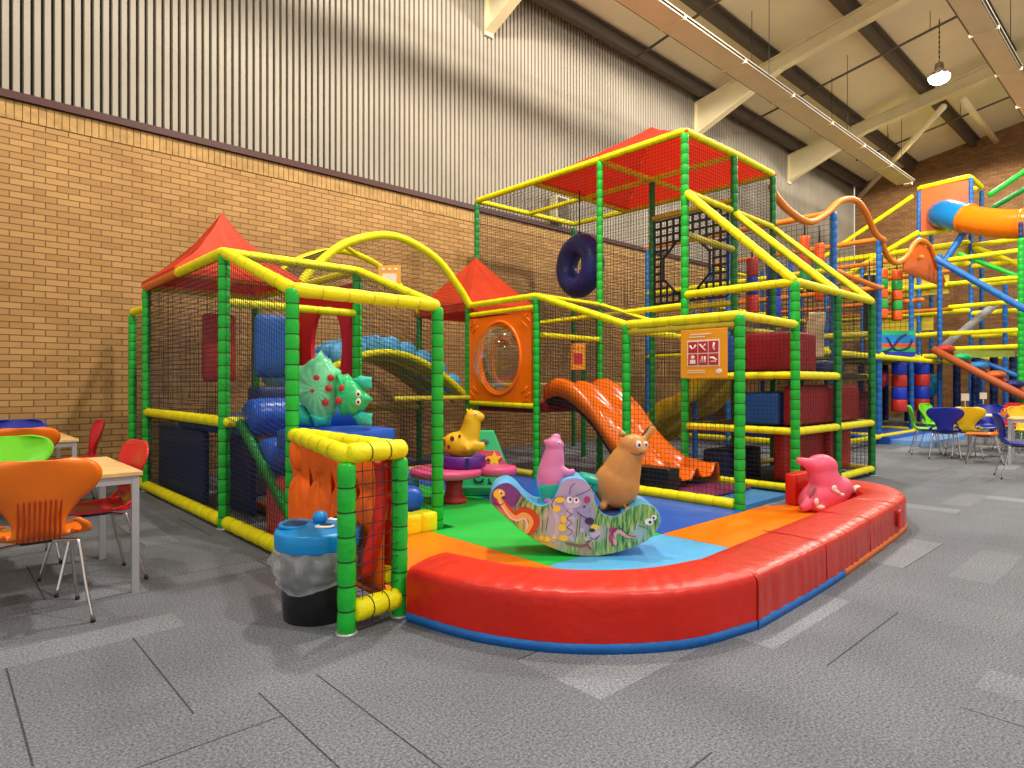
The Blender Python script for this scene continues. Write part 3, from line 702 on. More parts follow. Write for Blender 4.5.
# foam blocks in the right bays
g='soft obstacle blocks inside the right bay of the tower'
block('foam_block','upper crimson block facing the sign in the right bay','foam block',(7.55,3.42,1.41),(.70,.56,.46),RED_D,g)
block('foam_block','small blue block left of the upper crimson block','foam block',(7.48,3.94,1.41),(.5,.40,.44),BLUE_M,g)
block('foam_block','low blue block on the upper level at the far right of the bay','foam block',(8.9,3.7,1.41),(.7,.8,.16),BLUE_D,g)
block('foam_block','blue block on the middle level of the right bay','foam block',(7.58,3.53,.78),(.72,.46,.38),BLUE_M,g)
block('foam_block','crimson block on the middle level behind the centre posts of the right bay','foam block',(8.25,3.19,.78),(2.05,.13,.46),RED_D,g)
block('foam_block','low dark blue block on the middle level next to the last post','foam block',(9.2,3.8,.78),(.5,.7,.18),BLUE_D,g)
block('foam_divider','bright red panel standing on the ground level of the right bay','foam panel',(8.15,3.45,.10),(1.2,.14,.58),RED,g)
block('foam_divider','red panel with dark upper band beside the last green post','foam panel',(9.1,3.35,.10),(.7,.12,.58),RED,g)
block('foam_block','black block on the floor behind the ground rail of the right bay','foam block',(7.75,4.15,.03),(.9,.35,.40),BLUE_D,g)
mb=MB(); mb.grid(lambda u,v:(-.12+.24*u+.02*math.sin(v*7),0.03*math.sin(v*6),.56*v),6,20); o=mb.build('wavy_board',mat('beige_board',(.70,.48,.26),.5),None,solid=.03,loc=(8.22,3.28,1.60),rotz=-.5); tag(o,'beige wavy board standing upright at the top of the right bay','board')
for z in (1.36,.73):
    pass
mb=MB(); mb.box((8.32,3.75,0),(2.36,1.3,.05)); tag(mb.build('deck_board',mat('dark_deck',(.03,.03,.04),.5),None,loc=(0,0,1.37)),'upper dark deck under the crimson block in the right bay','deck')
mb=MB(); mb.box((8.32,3.75,0),(2.36,1.3,.05)); tag(mb.build('deck_board',mat('dark_deck',(.03,.03,.04),.5),None,loc=(0,0,.74)),'middle dark deck in the right bay','deck')
mb=MB(); mb.box((8.32,3.75,0),(2.36,1.3,.03)); tag(mb.build('floor_pad',BLUE_D,None,loc=(0,0,.02)),'dark floor pad on the ground level of the right bay','floor pad')
# signs
SG=thing('pictogram_sign','large orange sign with six red and white pictograms tied to the net','sign',(XD-.03,3.33,.02))
Ms=Matrix(((0,0,-1,-.02),(-1,0,0,.30),(0,1,0,1.30),(0,0,0,1)))
mb=MB(); mb.box(Ms@Vector((.26,.245,0)),(.012,.52,.49)); mb.build('board',mat('sign_orange',(.85,.33,.01),.5),SG,bevel=.01)
mb=MB(); mb2=MB()
for r in range(2):
    for c in range(3):
        u=.145+c*.115; v=.185+(1-r)*.125
        mb.box(Ms@Vector((u,v,.009)),(.006,.106,.114))
        k=r*3+c
        P_=lambda a,b:Ms@Vector((u+a,v+b,.0135))
        if k==0: mb2.tube([P_(-.03,.02),P_(-.01,-.015),P_(.02,-.005),P_(.035,.025)],.009,5)
        if k==1: mb2.tube([P_(-.035,.03),P_(0,-.01),P_(.03,-.035)],.008,5); mb2.tube([P_(.0,.0),P_(.03,.03)],.006,5)
        if k==2: mb2.tube([P_(.01,.04),P_(0,.0),P_(.012,-.035)],.010,5)
        if k==3: mb2.ell(P_(0,.025),(.003,.022,.018)); mb2.box(P_(0,-.02),(.004,.06,.04))
        if k==4: mb2.tube([P_(-.03,-.03),P_(-.005,.03),P_(.0,-.03)],.008,5); mb2.tube([P_(.022,.03),P_(.024,-.03)],.009,5)
        if k==5: mb2.tube([P_(-.035,.015),P_(0,.015),P_(.035,-.01)],.011,5); mb2.tube([P_(-.03,-.02),P_(.03,-.022)],.007,5)
mb.build('pictogram_tile',mat('sign_red',(.52,.03,.05),.4),SG); 
mb2.box(Ms@Vector((.26,.25,.007)),(.004,.36,.265),mi=0)
for w_,v in ((.30,.44),(.22,.415)): mb2.box(Ms@Vector((.08+w_/2,v,.008)),(.004,w_*.8,.010))
for v in (.075,.055): mb2.box(Ms@Vector((.18,v,.008)),(.004,.20,.007))
mb2.ell(Ms@Vector((.43,.065,.008)),(.004,.035,.026)); mb2.build('white_artwork',mat('sign_white',(.86,.74,.62),.5),SG)
def small_sign(x,y,z,w,h,lab,cols,rz):
    t=thing('small_sign',lab,'sign',(x,y,z),rz); mb=MB(); mb.box((0,0,h/2),(w,.01,h)); mb.build('board',cols[0],t,bevel=.006)
    mb=MB(); mb.box((0,-.008,h*.42),(w*.62,.004,h*.42))
    for k in range(3): mb.ell((-w*.28+k*w*.28,-.008,h*.82),(w*.08,.003,w*.06))
    mb.build('artwork',cols[1],t)
small_sign(4.36,Y2-.08,2.50,.29,.29,'small orange sign with white marks hanging under the yellow arch',(mat('sign_amber',(.80,.40,.06),.5),mat('sign_white',(1,1,1))),VROT)
small_sign(6.55,5.78,1.46,.20,.36,'small orange notice with a red picture on the net above the orange slide',(mat('sign_orange',(.82,.30,.03)),mat('sign_red',(1,1,1))),VROT)

# ---------------------------------------------------------------- padded bench round the toddler corner
def catm2(pts,n=8): return [Vector((p[0],p[1])) for p in bez([(a,b,0) for a,b in pts],n)]
def bench(lab, inner, outer, m, strips, wr=0., n=8, straight=False, z1=.285):
    t=thing('padded_bench',lab,'padded bench',(*[ (inner[0][k]+outer[0][k])/2 for k in (0,1)],0)); O=Vector((t.location.x,t.location.y))
    I=catm2(inner,n); Q=catm2(outer,n); N=len(I)
    prof=[(0,.05),(0,.15),(.0,z1-.035),(.02,z1-.012),(.07,z1),(.25,z1+.006),(.5,z1+.01),(.75,z1+.006),(.93,z1),(.98,z1-.012),(1.,z1-.035),(1.,.20),(1,.12),(1.,.05)]
    mb=MB(); vs=[]
    # resample finely along the length
    F=6
    samp=[]
    for i in range((N-1)*F+1):
        k=min(i//F,N-2); f_=i/F-k; samp.append((I[k].lerp(I[k+1],f_)-O,Q[k].lerp(Q[k+1],f_)-O))
    L=0; prev=None
    for idx,(a,b) in enumerate(samp):
        if prev is not None: L+=(b-prev).length
        prev=b; d=(b-a); dn=d.normalized()
        e=min(idx,len(samp)-1-idx); ins=.012 if e==0 else 0.
        for (s,z) in prof:
            p=a+d*s
            if s==1. and wr: p=p+dn*wr*(math.sin(L*48+2*math.sin(L*9)+z*6)*.6+noise.noise(Vector((L*9,z*4,0)))*.8)*(1 if z<.24 else .3)
            if wr and .2<s<.99 and z>.27: z=z+.0015*math.sin(L*48+2*math.sin(L*9)+s*3)
            vs.append((p.x,p.y,z-(ins if z>.2 else 0)))
    K=len(prof); M=len(samp)
    fs=[(i*K+k,i*K+k+1,(i+1)*K+k+1,(i+1)*K+k) for i in range(M-1) for k in range(K-1)]
    mb.add(vs,fs,0,True); mb.add(vs[:K],[tuple(range(K))[::-1]],0,False); mb.add(vs[-K:],[tuple(range(K))],0,False)
    mb.build('cushion',m,t)
    for (i0,i1,ms) in strips:
        mb=MB(); pts=[(b,a) for a,b in samp[int(i0*(M-1)):int(i1*(M-1))+1]]
        vs=[]
        for b,a in pts:
            dn=(b-a).normalized()
            for (q,z) in ((-.06,.0),(.002,.0),(.006,.045),(-.02,.056),(-.06,.056)):
                p=b+dn*q; vs.append((p.x,p.y,z))
        K2=5; n_=len(pts)
        mb.add(vs,[(i*K2+k,(i+1)*K2+k,(i+1)*K2+(k+1)%K2,i*K2+(k+1)%K2) for i in range(n_-1) for k in range(K2)],0,True)
        mb.add(vs[:5],[(4,3,2,1,0)],0,False); mb.add(vs[-5:],[(0,1,2,3,4)],0,False)
        mb.build('base_strip',ms,t)
    return t,samp
in1=[(2.22,2.965),(2.33,2.50),(2.58,2.15),(2.85,1.98),(3.16,1.90)]
ou1=[(1.855,2.84),(1.96,2.38),(2.20,1.97),(2.62,1.65),(3.10,1.53)]
bench('glossy red curved bench section with a blue base strip, nearest the litter bin',in1,ou1,RED,[(0,1,BLUE_F)],.0012)
in2=[(3.165,1.90),(4.0,1.945),(4.9,1.985),(5.74,2.03)]
ou2=[(3.11,1.525),(4.0,1.545),(4.9,1.60),(5.82,1.67)]
t2,s2=bench('long straight red bench section with pleated side beside the curved front section',in2,ou2,REDP,[(0,.48,BLUE_F),(.482,1,ORGF)],.006)
for L_ in (.35,.70):
    a,b=s2[int(L_*(len(s2)-1))]; mb=MB(); mb.tube([(a.x,a.y,.292),((a.x+b.x)/2,(a.y+b.y)/2,.297),(b.x,b.y,.287),(b.x*1.0,b.y-.004,.06)],.003,5); mb.build('seam',RED,t2)
in3=[(5.75,2.03),(6.15,2.05),(6.42,2.18),(6.55,2.50),(6.58,2.86)]
ou3=[(5.83,1.67),(6.25,1.73),(6.62,1.90),(6.90,2.20),(7.0,2.84)]
t3,s3=bench('rounded red end section of the bench beside the pink hopper',in3,ou3,REDP,[(0,1,ORGF)],.003)
mb=MB(); mb.rbox((-.02,-.205,.17),(.07,.02,.14),.008); mb.build('zip_flap',RED,t3)
block('foam_block','upright red block standing by the green post behind the pink hopper','foam block',(6.48,2.76,.055),(.34,.12,.31),RED,r=.02)
# ---------------------------------------------------------------- floor mats
def mat_poly(lab, pts, m, z=.05):
    mb=MB(); cx=sum(p[0] for p in pts)/len(pts); cy=sum(p[1] for p in pts)/len(pts)
    mb.prism([(x-cx,y-cy) for x,y in pts],0,z); return tag(mb.build('floor_mat',m,None,bevel=.006,loc=(cx,cy,.001)),lab,'floor mat')
def insI(pts,d=.012): return pts
i1=[(p.x,p.y) for p in catm2(in1,8)]; i2=[(p.x,p.y) for p in catm2(in2,4)]; i3=[(p.x,p.y) for p in catm2(in3,6)]
S1=3.02; SP=2.93; S2=4.34
c1=[p for p in i1 if p[0]<S1]; c2=[p for p in i1 if p[0]>=S1]+[p for p in i2 if p[0]<S2]; c3=[p for p in i2 if p[0]>=S2]+i3[:-1]
def off(ps): return [(x+.012,y+.012) for x,y in ps]
mat_poly('orange floor mat between the yellow kerb and the curved bench',off(c1)+[(S1,1.97),(S1,4.26),(1.96,4.26),(1.96,3.02)],ORG)
mat_poly('light blue floor mat under the right end of the rocker',[(S1+.004,1.99)]+off(c2)+[(S2-.004,1.98),(S2-.004,SP),(S1+.004,SP)],SKY)
mat_poly('orange floor mat along the straight bench near the pink hopper',[(S2+.004,1.985)]+off(c3)[:-2]+[(6.15,2.88),(6.15,SP),(S2+.004,SP)],ORG)
mat_poly('bright green floor mat under the rocker and the pink play table',[(S1+.004,SP+.008),(S2-.004,SP+.008),(S2-.004,7.05),(3.27,7.05),(3.27,4.26),(S1+.004,4.26)],GRNM)
mat_poly('dark blue floor mat between the rocker and the orange slide net',[(S2+.004,SP+.008),(XD-.07,SP+.008),(XD-.07,7.05),(S2+.004,7.05)],BLUE)
mat_poly('light blue floor mat behind the net beside the sign',[(XD+.07,3.08),(XT-.08,3.08),(XT-.08,4.36),(XD+.07,4.36)],mat('soft_blue_vinyl',(.04,.25,.62),.3,bump=.2,bscale=9),.045)
mat_poly('blue floor mat under the orange slide',[(XD+.07,4.37),(XT-.08,4.37),(XT-.08,5.76),(XD+.07,5.76)],BLUE_M,.045)
mb=MB(); mb.box((0,0,.02),(3.6,1.3,.04)); tag(mb.build('floor_mat',BLUE_D,None,loc=(4.5,7.8,0)),'dark floor mat under the arched bridge','floor mat')

# ---------------------------------------------------------------- smooth bodies
def vf(x,z,y=0.): return Vector((x,y,z))
def body(parts, name, m, par, vox=.012):
    mb=MB()
    for p in parts:
        if p[0]=='e': mb.ell(p[1],p[2],p[3] if len(p)>3 else None,24)
        else: mb.tube(bez(p[1],5) if len(p[1])>2 else p[1],p[2] if not isinstance(p[2],tuple) else [p[2][0]+(p[2][1]-p[2][0])*i/((len(p[1])-1)*5 if len(p[1])>2 else 1) for i in range(((len(p[1])-1)*5 if len(p[1])>2 else 1)+1)],14)
    return mb.build(name,m,par,remesh=vox)
def blob(par,name,c,r,m,rot=None):
    mb=MB(); mb.ell(c,r,rot,16); return mb.build(name,m,par)
def eye(par,c,r,look=(0,-1,0),tall=1.3):
    mb=MB(); mb.ell(c,(r,r*.5,r*tall)); e=mb.build('eye',WHITE,par); mb=MB(); mb.ell((c[0]+r*.15,c[1]-r*.4,c[2]-r*.15),(r*.45,r*.3,r*.55)); mb.build('pupil',BLK,e); return e
# frog
frog=thing('plush_frog','large padded green frog with red spots and teal feet above the orange wedge','soft toy frog',(2.46,4.65,.90),VROT); frog.scale=(1.13,1.1,1.12)
FG=mat('frog_pale_green',(.17,.66,.34),.28,bump=.3,bscale=14,var=.25,vscale=5); FG2=mat('frog_bright_green',(.03,.56,.18),.3); FT=mat('frog_teal',(.03,.52,.38),.28,bump=.2,bscale=14)
def pillow(par,name,outl,m,thick,y0=0.):
    P_=[((a-264)*.00165, 1.25-(270+b/4.8-385)*5/633-.905) for a,b in outl]
    cx=sum(p[0] for p in P_)/len(P_); cz=sum(p[1] for p in P_)/len(P_)
    Q=[]
    n0=len(P_)
    for i in range(n0):
        a,b=P_[i],P_[(i+1)%n0]
        for k in range(4): t_=k/4; q=.93+.07*abs(2*t_-1); Q.append((cx+(a[0]+(b[0]-a[0])*t_-cx)*q,cz+(a[1]+(b[1]-a[1])*t_-cz)*q))
    n=len(Q); rings=[1,.93,.8,.6,.35,.12]; vs=[]; mb=MB()
    seq=[(r,-1) for r in rings[::-1]]+[(r,1) for r in rings[1:]]
    for r,sg in seq:
        for i,(x,z) in enumerate(Q):
            y=sg*thick*math.sqrt(max(0,1-r*r))**.8+.010*math.sin(i*1.7)*(1-r)*r*r*3
            vs.append((cx+(x-cx)*r,y0+y,cz+(z-cz)*r))
    fs=[(k*n+i,k*n+(i+1)%n,(k+1)*n+(i+1)%n,(k+1)*n+i) for k in range(len(seq)-1) for i in range(n)]
    mb.add(vs,fs,0,True); mb.add(vs[:n],[tuple(range(n))[::-1]],0,True); mb.add(vs[-n:],[tuple(range(n))],0,True)
    return mb.build(name,m,par)
frog.scale=(1.06,1,1.04)
pillow(frog,'torso',[(40,470),(100,440),(152,392),(195,435),(245,490),(245,560),(238,640),(225,690),(190,735),(130,735),(100,690),(60,650),(15,600),(45,540)],FG,.11)
pillow(frog,'head',[(238,500),(285,505),(335,545),(400,625),(365,665),(320,700),(255,705),(228,640),(232,560)],FG2,.10,-.06)
pillow(frog,'arm',[(300,530),(340,512),(392,520),(392,575),(345,580)],FT,.06,-.05)
pillow(frog,'arm',[(300,700),(335,678),(395,690),(392,745),(330,745)],FT,.06,-.05)
pillow(frog,'foot',[(105,690),(160,700),(215,690),(198,745),(135,758)],FT,.07,-.03)
pillow(frog,'foot',[(25,640),(75,655),(115,710),(105,750),(40,745)],FT,.06,.0)
def fp(a,b): return ((a-264)*.00165, 1.25-(270+b/4.8-385)*5/633-.905)
SPR=mat('spot_red',(.55,.03,.03),.4)
for a,b in ((148,525),(212,523),(132,583),(202,572),(187,637)): x,z=fp(a,b); blob(frog,'red_spot',(x,-.098,z),(.026,.014,.026),SPR)
for a,b in ((270,572),(256,628)): x,z=fp(a,b); blob(frog,'red_spot',(x,-.145,z),(.026,.016,.028),SPR)
for a,b in ((342,597),(342,633)): x,z=fp(a,b); eye(frog,(x,-.145,z),.021)

# rocker with painted face
RK=thing('painted_rocker','blue see-saw rocker painted with caterpillars and worms on the play mats','rocker',(3.50,3.03,.052),VROT)
def rc(px,py): # crop units of the drawing to metres, origin at the lowest point of the curve
    return ((px-560)*.00137,(590-py)*.00137)
out_=[rc(*p) for p in [(62,290),(72,252),(105,222),(150,212),(190,235),(235,285),(290,325),(340,330),(385,302),(410,252),(430,212),(470,190),(520,190),(560,212),(590,260),(605,320),(640,372),(700,388),(750,365),(800,335),(850,322),(900,335),(930,375),(935,420),(910,470),(850,520),(750,560),(640,585),(560,589),(480,580),(400,555),(300,510),(200,440),(120,370),(75,325)]]
oc_=[(p.x,p.y) for p in catm2(out_+[out_[0]],5)][:-1]
def in_out(x,z):
    c=False; j=len(oc_)-1
    for i in range(len(oc_)):
        if (oc_[i][1]>z)!=(oc_[j][1]>z) and x<(oc_[j][0]-oc_[i][0])*(z-oc_[i][1])/(oc_[j][1]-oc_[i][1])+oc_[i][0]: c=not c
        j=i
    return c
TH=.36; mb=MB(); n_=len(oc_)
prof=[(-.17,.0),(-.16,-.014),(.16,-.014),(.17,.0)]
vs=[];
rings=[(-TH/2,.985),(-TH/2+.012,1.0),(TH/2-.012,1.0),(TH/2,.985)]
cx_,cz_=-.08,.26
for (y,s) in rings:
    for (x,z) in oc_: vs.append((cx_+(x-cx_)*s,y,cz_+(z-cz_)*s))
fs=[(r*n_+i,r*n_+(i+1)%n_,(r+1)*n_+(i+1)%n_,(r+1)*n_+i) for r in range(3) for i in range(n_)]
mb.add(vs,fs,0,True); mb.add(vs[3*n_:],[tuple(range(n_))[::-1]],0,False)
rbody=mb.build('rocker_body',SKY,RK)
# painted front: one mesh whose material mixes grass green, lilac and purple areas
def mural_mat():
    m,nt,b=nodes_mat('painted_mural'); L=nt.links.new
    tc=nt.nodes.new('ShaderNodeTexCoord'); sp=nt.nodes.new('ShaderNodeSeparateXYZ'); L(tc.outputs['Object'],sp.inputs[0])
    n=nt.nodes.new('ShaderNodeTexNoise'); n.inputs['Scale'].default_value=6; L(tc.outputs['Object'],n.inputs['Vector'])
    mp=nt.nodes.new('ShaderNodeMapping'); mp.inputs['Scale'].default_value=(60,1,9); mp.inputs['Rotation'].default_value=(0,.35,0); L(tc.outputs['Object'],mp.inputs[0])
    g_=nt.nodes.new('ShaderNodeTexNoise'); g_.inputs['Scale'].default_value=1; g_.inputs['Detail'].default_value=4; L(mp.outputs[0],g_.inputs['Vector'])
    cr=nt.nodes.new('ShaderNodeValToRGB'); e=cr.color_ramp.elements; e[0].position=.34; e[0].color=(.008,.09,.03,1); e[1].position=.70; e[1].color=(.70,.72,.16,1)
    for p,c in ((.44,(.08,.34,.09,1)),(.56,(.30,.48,.14,1))): q=e.new(p); q.color=c
    L(g_.outputs['Fac'],cr.inputs[0])
    def blob_(cx,cz,r,soft):
        vx=nt.nodes.new('ShaderNodeVectorMath'); vx.operation='DISTANCE'; cb=nt.nodes.new('ShaderNodeCombineXYZ'); L(sp.outputs[0],cb.inputs[0]); L(sp.outputs[2],cb.inputs[2]); L(cb.outputs[0],vx.inputs[0]); vx.inputs[1].default_value=(cx,0,cz)
        ad=nt.nodes.new('ShaderNodeMath'); ad.operation='MULTIPLY_ADD'; L(n.outputs['Fac'],ad.inputs[0]); ad.inputs[1].default_value=.12; L(vx.outputs['Value'],ad.inputs[2])
        mr=nt.nodes.new('ShaderNodeMapRange'); mr.inputs['From Min'].default_value=r+.06+soft; mr.inputs['From Max'].default_value=r+.06-soft; L(ad.outputs[0],mr.inputs['Value']); return mr.outputs[0]
    cur=cr.outputs[0]
    for (cx,cz,r,soft,col) in ((-.12,.46,.15,.02,(.42,.38,.58,1)),(-.10,.30,.15,.03,(.30,.32,.52,1)),(-.60,.46,.15,.02,(.16,.06,.26,1)),(-.20,.20,.13,.04,(.42,.42,.48,1)),(-.30,.06,.08,.03,(.60,.42,.10,1)),(-.60,.30,.05,.03,(.50,.28,.12,1)),(-.50,.16,.05,.03,(.55,.45,.12,1)),(.0,.06,.05,.03,(.40,.30,.20,1)),(.10,.16,.05,.03,(.42,.38,.50,1)),(.36,.16,.05,.03,(.30,.50,.52,1))):
        mx=nt.nodes.new('ShaderNodeMix'); mx.data_type='RGBA'; L(blob_(cx,cz,r,soft),mx.inputs[0]); L(cur,mx.inputs[6]); mx.inputs[7].default_value=col; cur=mx.outputs[2]
    L(cur,b.inputs['Base Color']); b.inputs['Roughness'].default_value=.28; return m
mb=MB(); s_=.983
mb.add([(cx_+(x-cx_)*s_,-TH/2-.001,cz_+(z-cz_)*s_) for x,z in oc_],[tuple(range(n_))],0,False)
mural=mb.build('mural',mural_mat(),RK)
def stroke(pts,w,m,y=0.,cl=False,name='painted_line'):
    P3=[rc(*p) for p in pts]; q=bez([(a,0,b) for a,b in P3],6) if len(P3)>2 else [Vector((a,0,b)) for a,b in P3]
    vs=[]; n=len(q)
    for i,p in enumerate(q):
        t=(q[min(i+1,n-1)]-q[max(i-1,0)]).normalized(); nn=Vector((-t.z,0,t.x)); ww=w*.00137/2*(1 if 0<i<n-1 else .6)
        vs += [(p+nn*ww).to_tuple(),(p-nn*ww).to_tuple()]
    vs=[(a,-TH/2-.002-y,c) for a,b,c in vs]
    mb.add(vs,[(2*i,2*i+1,2*i+3,2*i+2) for i in range(n-1)],0,False)
def disc(px,py,rx,ry,y=0.,n=14):
    c=rc(px,py); o=len(mb.v); mb.add([(c[0]+rx*.00137*math.cos(2*PI*k/n),-TH/2-.002-y,c[1]+ry*.00137*math.sin(2*PI*k/n)) for k in range(n)],[tuple(range(n))],0,False)
def flush(nm,rgb):
    global mb; mb.build('painted_marking',mat('paint_'+nm,rgb,.3),mural); mb=MB()
mb=MB()
stroke([(100,265),(125,315),(160,355),(195,378),(235,355),(280,372),(300,410),(285,445),(262,475)],40,None,.0002); flush('rust',(.50,.08,.03))
stroke([(100,268),(128,322),(160,366),(195,392),(235,376),(262,388),(275,415),(262,445),(245,470)],24,None,.0012); flush('amber',(.75,.42,.12))
stroke([(105,275),(130,335),(165,385),(200,405),(240,395),(255,420),(248,455)],11,None,.0022); flush('pale',(.72,.60,.50))
disc(112,270,30,26,.003); disc(420,300,26,16,.003); disc(405,345,20,18,.003); disc(440,400,16,20,.003); disc(432,442,22,20,.003); disc(440,495,24,16,.003); disc(355,500,18,14,.003); disc(395,490,14,10,.003); disc(600,440,22,16,.003); disc(330,495,16,12,.003); flush('yellow',(.80,.60,.06))
stroke([(405,300),(385,320),(395,360),(410,420),(400,480),(380,510)],26,None,.0005); disc(485,315,44,28,.0015); stroke([(450,330),(480,350),(460,380),(490,400),(465,430),(490,455),(470,480),(490,510)],20,None,.0006); disc(530,455,16,12,.002); disc(575,500,30,16,.001); disc(600,470,30,22,.0008); flush('lilac',(.50,.48,.58))
disc(470,300,15,17,.004); disc(505,303,14,16,.004); disc(118,262,9,10,.004); disc(875,412,22,18,.004); disc(900,390,14,14,.004); flush('white',(.85,.85,.85))
stroke([(470,275),(478,235),(500,215)],3,None,.004); stroke([(500,280),(540,265),(580,245)],3,None,.004); stroke([(385,345),(380,320),(400,290),(440,285)],4,None,.003); stroke([(505,360),(540,385),(560,395)],4,None,.003)
stroke([(455,355),(480,375),(455,395),(482,415),(460,440),(486,460),(465,482)],3,None,.004); stroke([(700,500),(690,470),(700,450),(730,445),(770,480),(810,485)],4,None,.006)
disc(474,298,6,8,.005); disc(505,300,6,8,.005); disc(122,266,5,6,.005); disc(134,288,10,6,.0045); disc(572,408,24,18,.003); disc(585,455,16,10,.004); disc(880,414,8,8,.005); disc(898,392,6,7,.005); stroke([(90,315),(112,328),(135,318)],4,None,.004); stroke([(820,430),(850,440),(870,450)],3,None,.004); disc(545,335,6,6,.004); stroke([(570,365),(575,340)],3,None,.003); stroke([(570,490),(600,500),(625,480)],4,None,.003); flush('dark',(.05,.03,.10))
disc(560,300,17,18,.003); disc(690,455,20,16,.002); stroke([(690,465),(680,500),(700,535)],20,None,.001); flush('plum',(.40,.06,.16))
stroke([(705,530),(700,480),(725,462),(765,485),(815,480)],18,None,.002); flush('salmon',(.70,.42,.34))
stroke([(580,555),(560,520),(585,505)],12,None,.001); stroke([(450,520),(520,535),(560,530)],16,None,.001); flush('brown',(.24,.13,.10))
for x0,x1,y0,y1 in ((190,215,330,270),(215,245,335,285),(240,262,345,300),(330,335,470,400),(350,362,460,385),(600,615,420,360),(655,662,560,440),(680,688,440,400),(770,785,470,400),(800,820,455,380),(520,525,470,380),(505,512,490,400)): stroke([(x0,y0),((x0+x1)/2,(y0+y1)/2),(x1,y1)],3,None,.0035)
flush('leaf_dark',(.03,.10,.04))
for x0,x1,y0,y1 in ((200,228,332,282),(340,350,465,395),(612,622,425,365),(640,650,540,450),(720,730,430,395),(745,760,540,500),(830,848,450,390),(510,520,480,385),(620,628,560,520),(850,860,500,470)): stroke([(x0,y0),((x0+x1)/2,(y0+y1)/2),(x1,y1)],5,None,.0033)
flush('leaf_light',(.30,.55,.15))
# saddles and feet rests
mb=MB(); mb.rbox((-.245,.02,.43),(.16,.30,.17),.05,rot=RY(-.35)); mb.build('saddle',TEAL,RK)
mb=MB(); mb.rbox((.055,.06,.505),(.17,.24,.06),.028,rot=RY(.25)); mb.rbox((.10,-.03,.47),(.09,.04,.10),.018,rot=RY(.3)); mb.build('saddle',TEAL,RK)
mb=MB(); mb.rbox((.21,.0,.275),(.26,.28,.05),.02,rot=RY(-.05)); mb.build('seat_pad',BLUE_D,RK)
# pig hopper on the rocker
PG=thing('pig_hopper','mauve pink bouncy animal sitting on the rocker behind the teal saddle','hopper toy',(3.33,3.17,.435),VROT); PG.scale=(.95,.95,.93)
body([('e',(-.02,0,.14),(.115,.12,.17)),('t',[(-.02,0,.22),(.0,0,.34),(.0,0,.40)],(.10,.06)),('e',(.0,-.01,.415),(.068,.065,.055)),('t',[(.02,0,.41),(.07,-.03,.415)],(.04,.022)),('e',(.015,0,.47),(.04,.035,.03)),('t',[(-.03,0,.43),(-.085,0,.44)],(.025,.012)),
      ('t',[(.04,-.04,.22),(.10,-.06,.20),(.155,-.06,.215)],(.045,.022)),('t',[(-.06,-.04,.08),(-.04,-.10,-.03)],(.06,.04))],'body',PIGM,PG,.011)
eye(PG,(.035,-.06,.43),.010)
# tan hopper
KG=thing('kangaroo_hopper','tan brown bouncy animal with long ears sitting on the right of the rocker','hopper toy',(3.685,2.88,.350),VROT); KG.scale=(1.09,1.09,1.05)
body([('e',(0,0,.165),(.155,.15,.165)),('t',[(.02,0,.22),(.06,-.01,.33),(.10,-.02,.42)],(.14,.085)),('e',(.105,-.03,.435),(.095,.085,.085)),('e',(.14,-.08,.41),(.05,.05,.04)),
      ('e',(-.105,-.09,.035),(.03,.03,.03)),('e',(.06,-.13,.01),(.036,.036,.03)),('t',[(.16,.0,.47),(.20,-.01,.50),(.245,0,.57)],(.022,.03))],'body',BRN,KG,.011)
mb=MB(); mb.ell((.205,-.01,.525),(.026,.012,.07),RY(.6)); mb.build('ear',mat('dark_brown_ear',(.10,.05,.03),.5),KG)
body([('t',[(.05,.03,.50),(.03,.05,.545)],(.03,.018))],'ear',BRN,KG)
eye(KG,(.125,-.115,.455),.020); eye(KG,(.175,-.095,.455),.016)
mb=MB(); mb.tube(bez([(.075,-.118,.40),(.10,-.135,.388),(.125,-.135,.39),(.15,-.125,.40)],4),.003,5); mb.build('smile',BLK,KG)
# pink hopper lying at the bench
RB=thing('rabbit_hopper','bright pink bouncy animal with white patches leaning on the red bench','hopper toy',(6.27,2.44,.055),VROT)
body([('e',(.03,0,.155),(.27,.17,.155),RY(-.42)),('t',[(.05,0,.22),(.0,0,.34),(-.02,0,.40)],(.16,.11)),('e',(-.01,0,.42),(.15,.125,.115)),('t',[(-.08,-.02,.42),(-.17,-.04,.455),(-.27,-.05,.49)],(.075,.028)),
      ('t',[(-.12,-.05,.12),(-.20,-.09,.06),(-.25,-.10,.03)],(.07,.035)),('t',[(-.05,-.10,.08),(-.10,-.14,.02)],(.06,.035))],'body',PINKR,RB,.014)
blob(RB,'tail',(.315,-.03,.20),(.045,.045,.045),BONE)
def patch(par,pts,m,w,y,name='white_patch'):
    mb=MB(); mb.tube(bez(pts,4),w,10); return mb.build(name,m,par)
mb=MB(); mb.ell((.03,-.165,.235),(.025,.012,.03)); mb.ell((.10,-.150,.175),(.035,.015,.02)); mb.tube([(.03,-.163,.225),(.09,-.157,.18)],.016,8); mb.build('white_patch',BONE,RB)
mb=MB(); mb.ell((-.13,-.155,.11),(.022,.02,.035)); mb.ell((-.09,-.15,.06),(.04,.03,.02)); mb.build('white_patch',BONE,RB)
mb=MB(); mb.ell((-.15,-.115,.19),(.016,.01,.06),RY(.5)); mb.build('body_slit',mat('slit_grey',(.25,.12,.16),.5),RB)  # dark oval standing for the slit in the pink body

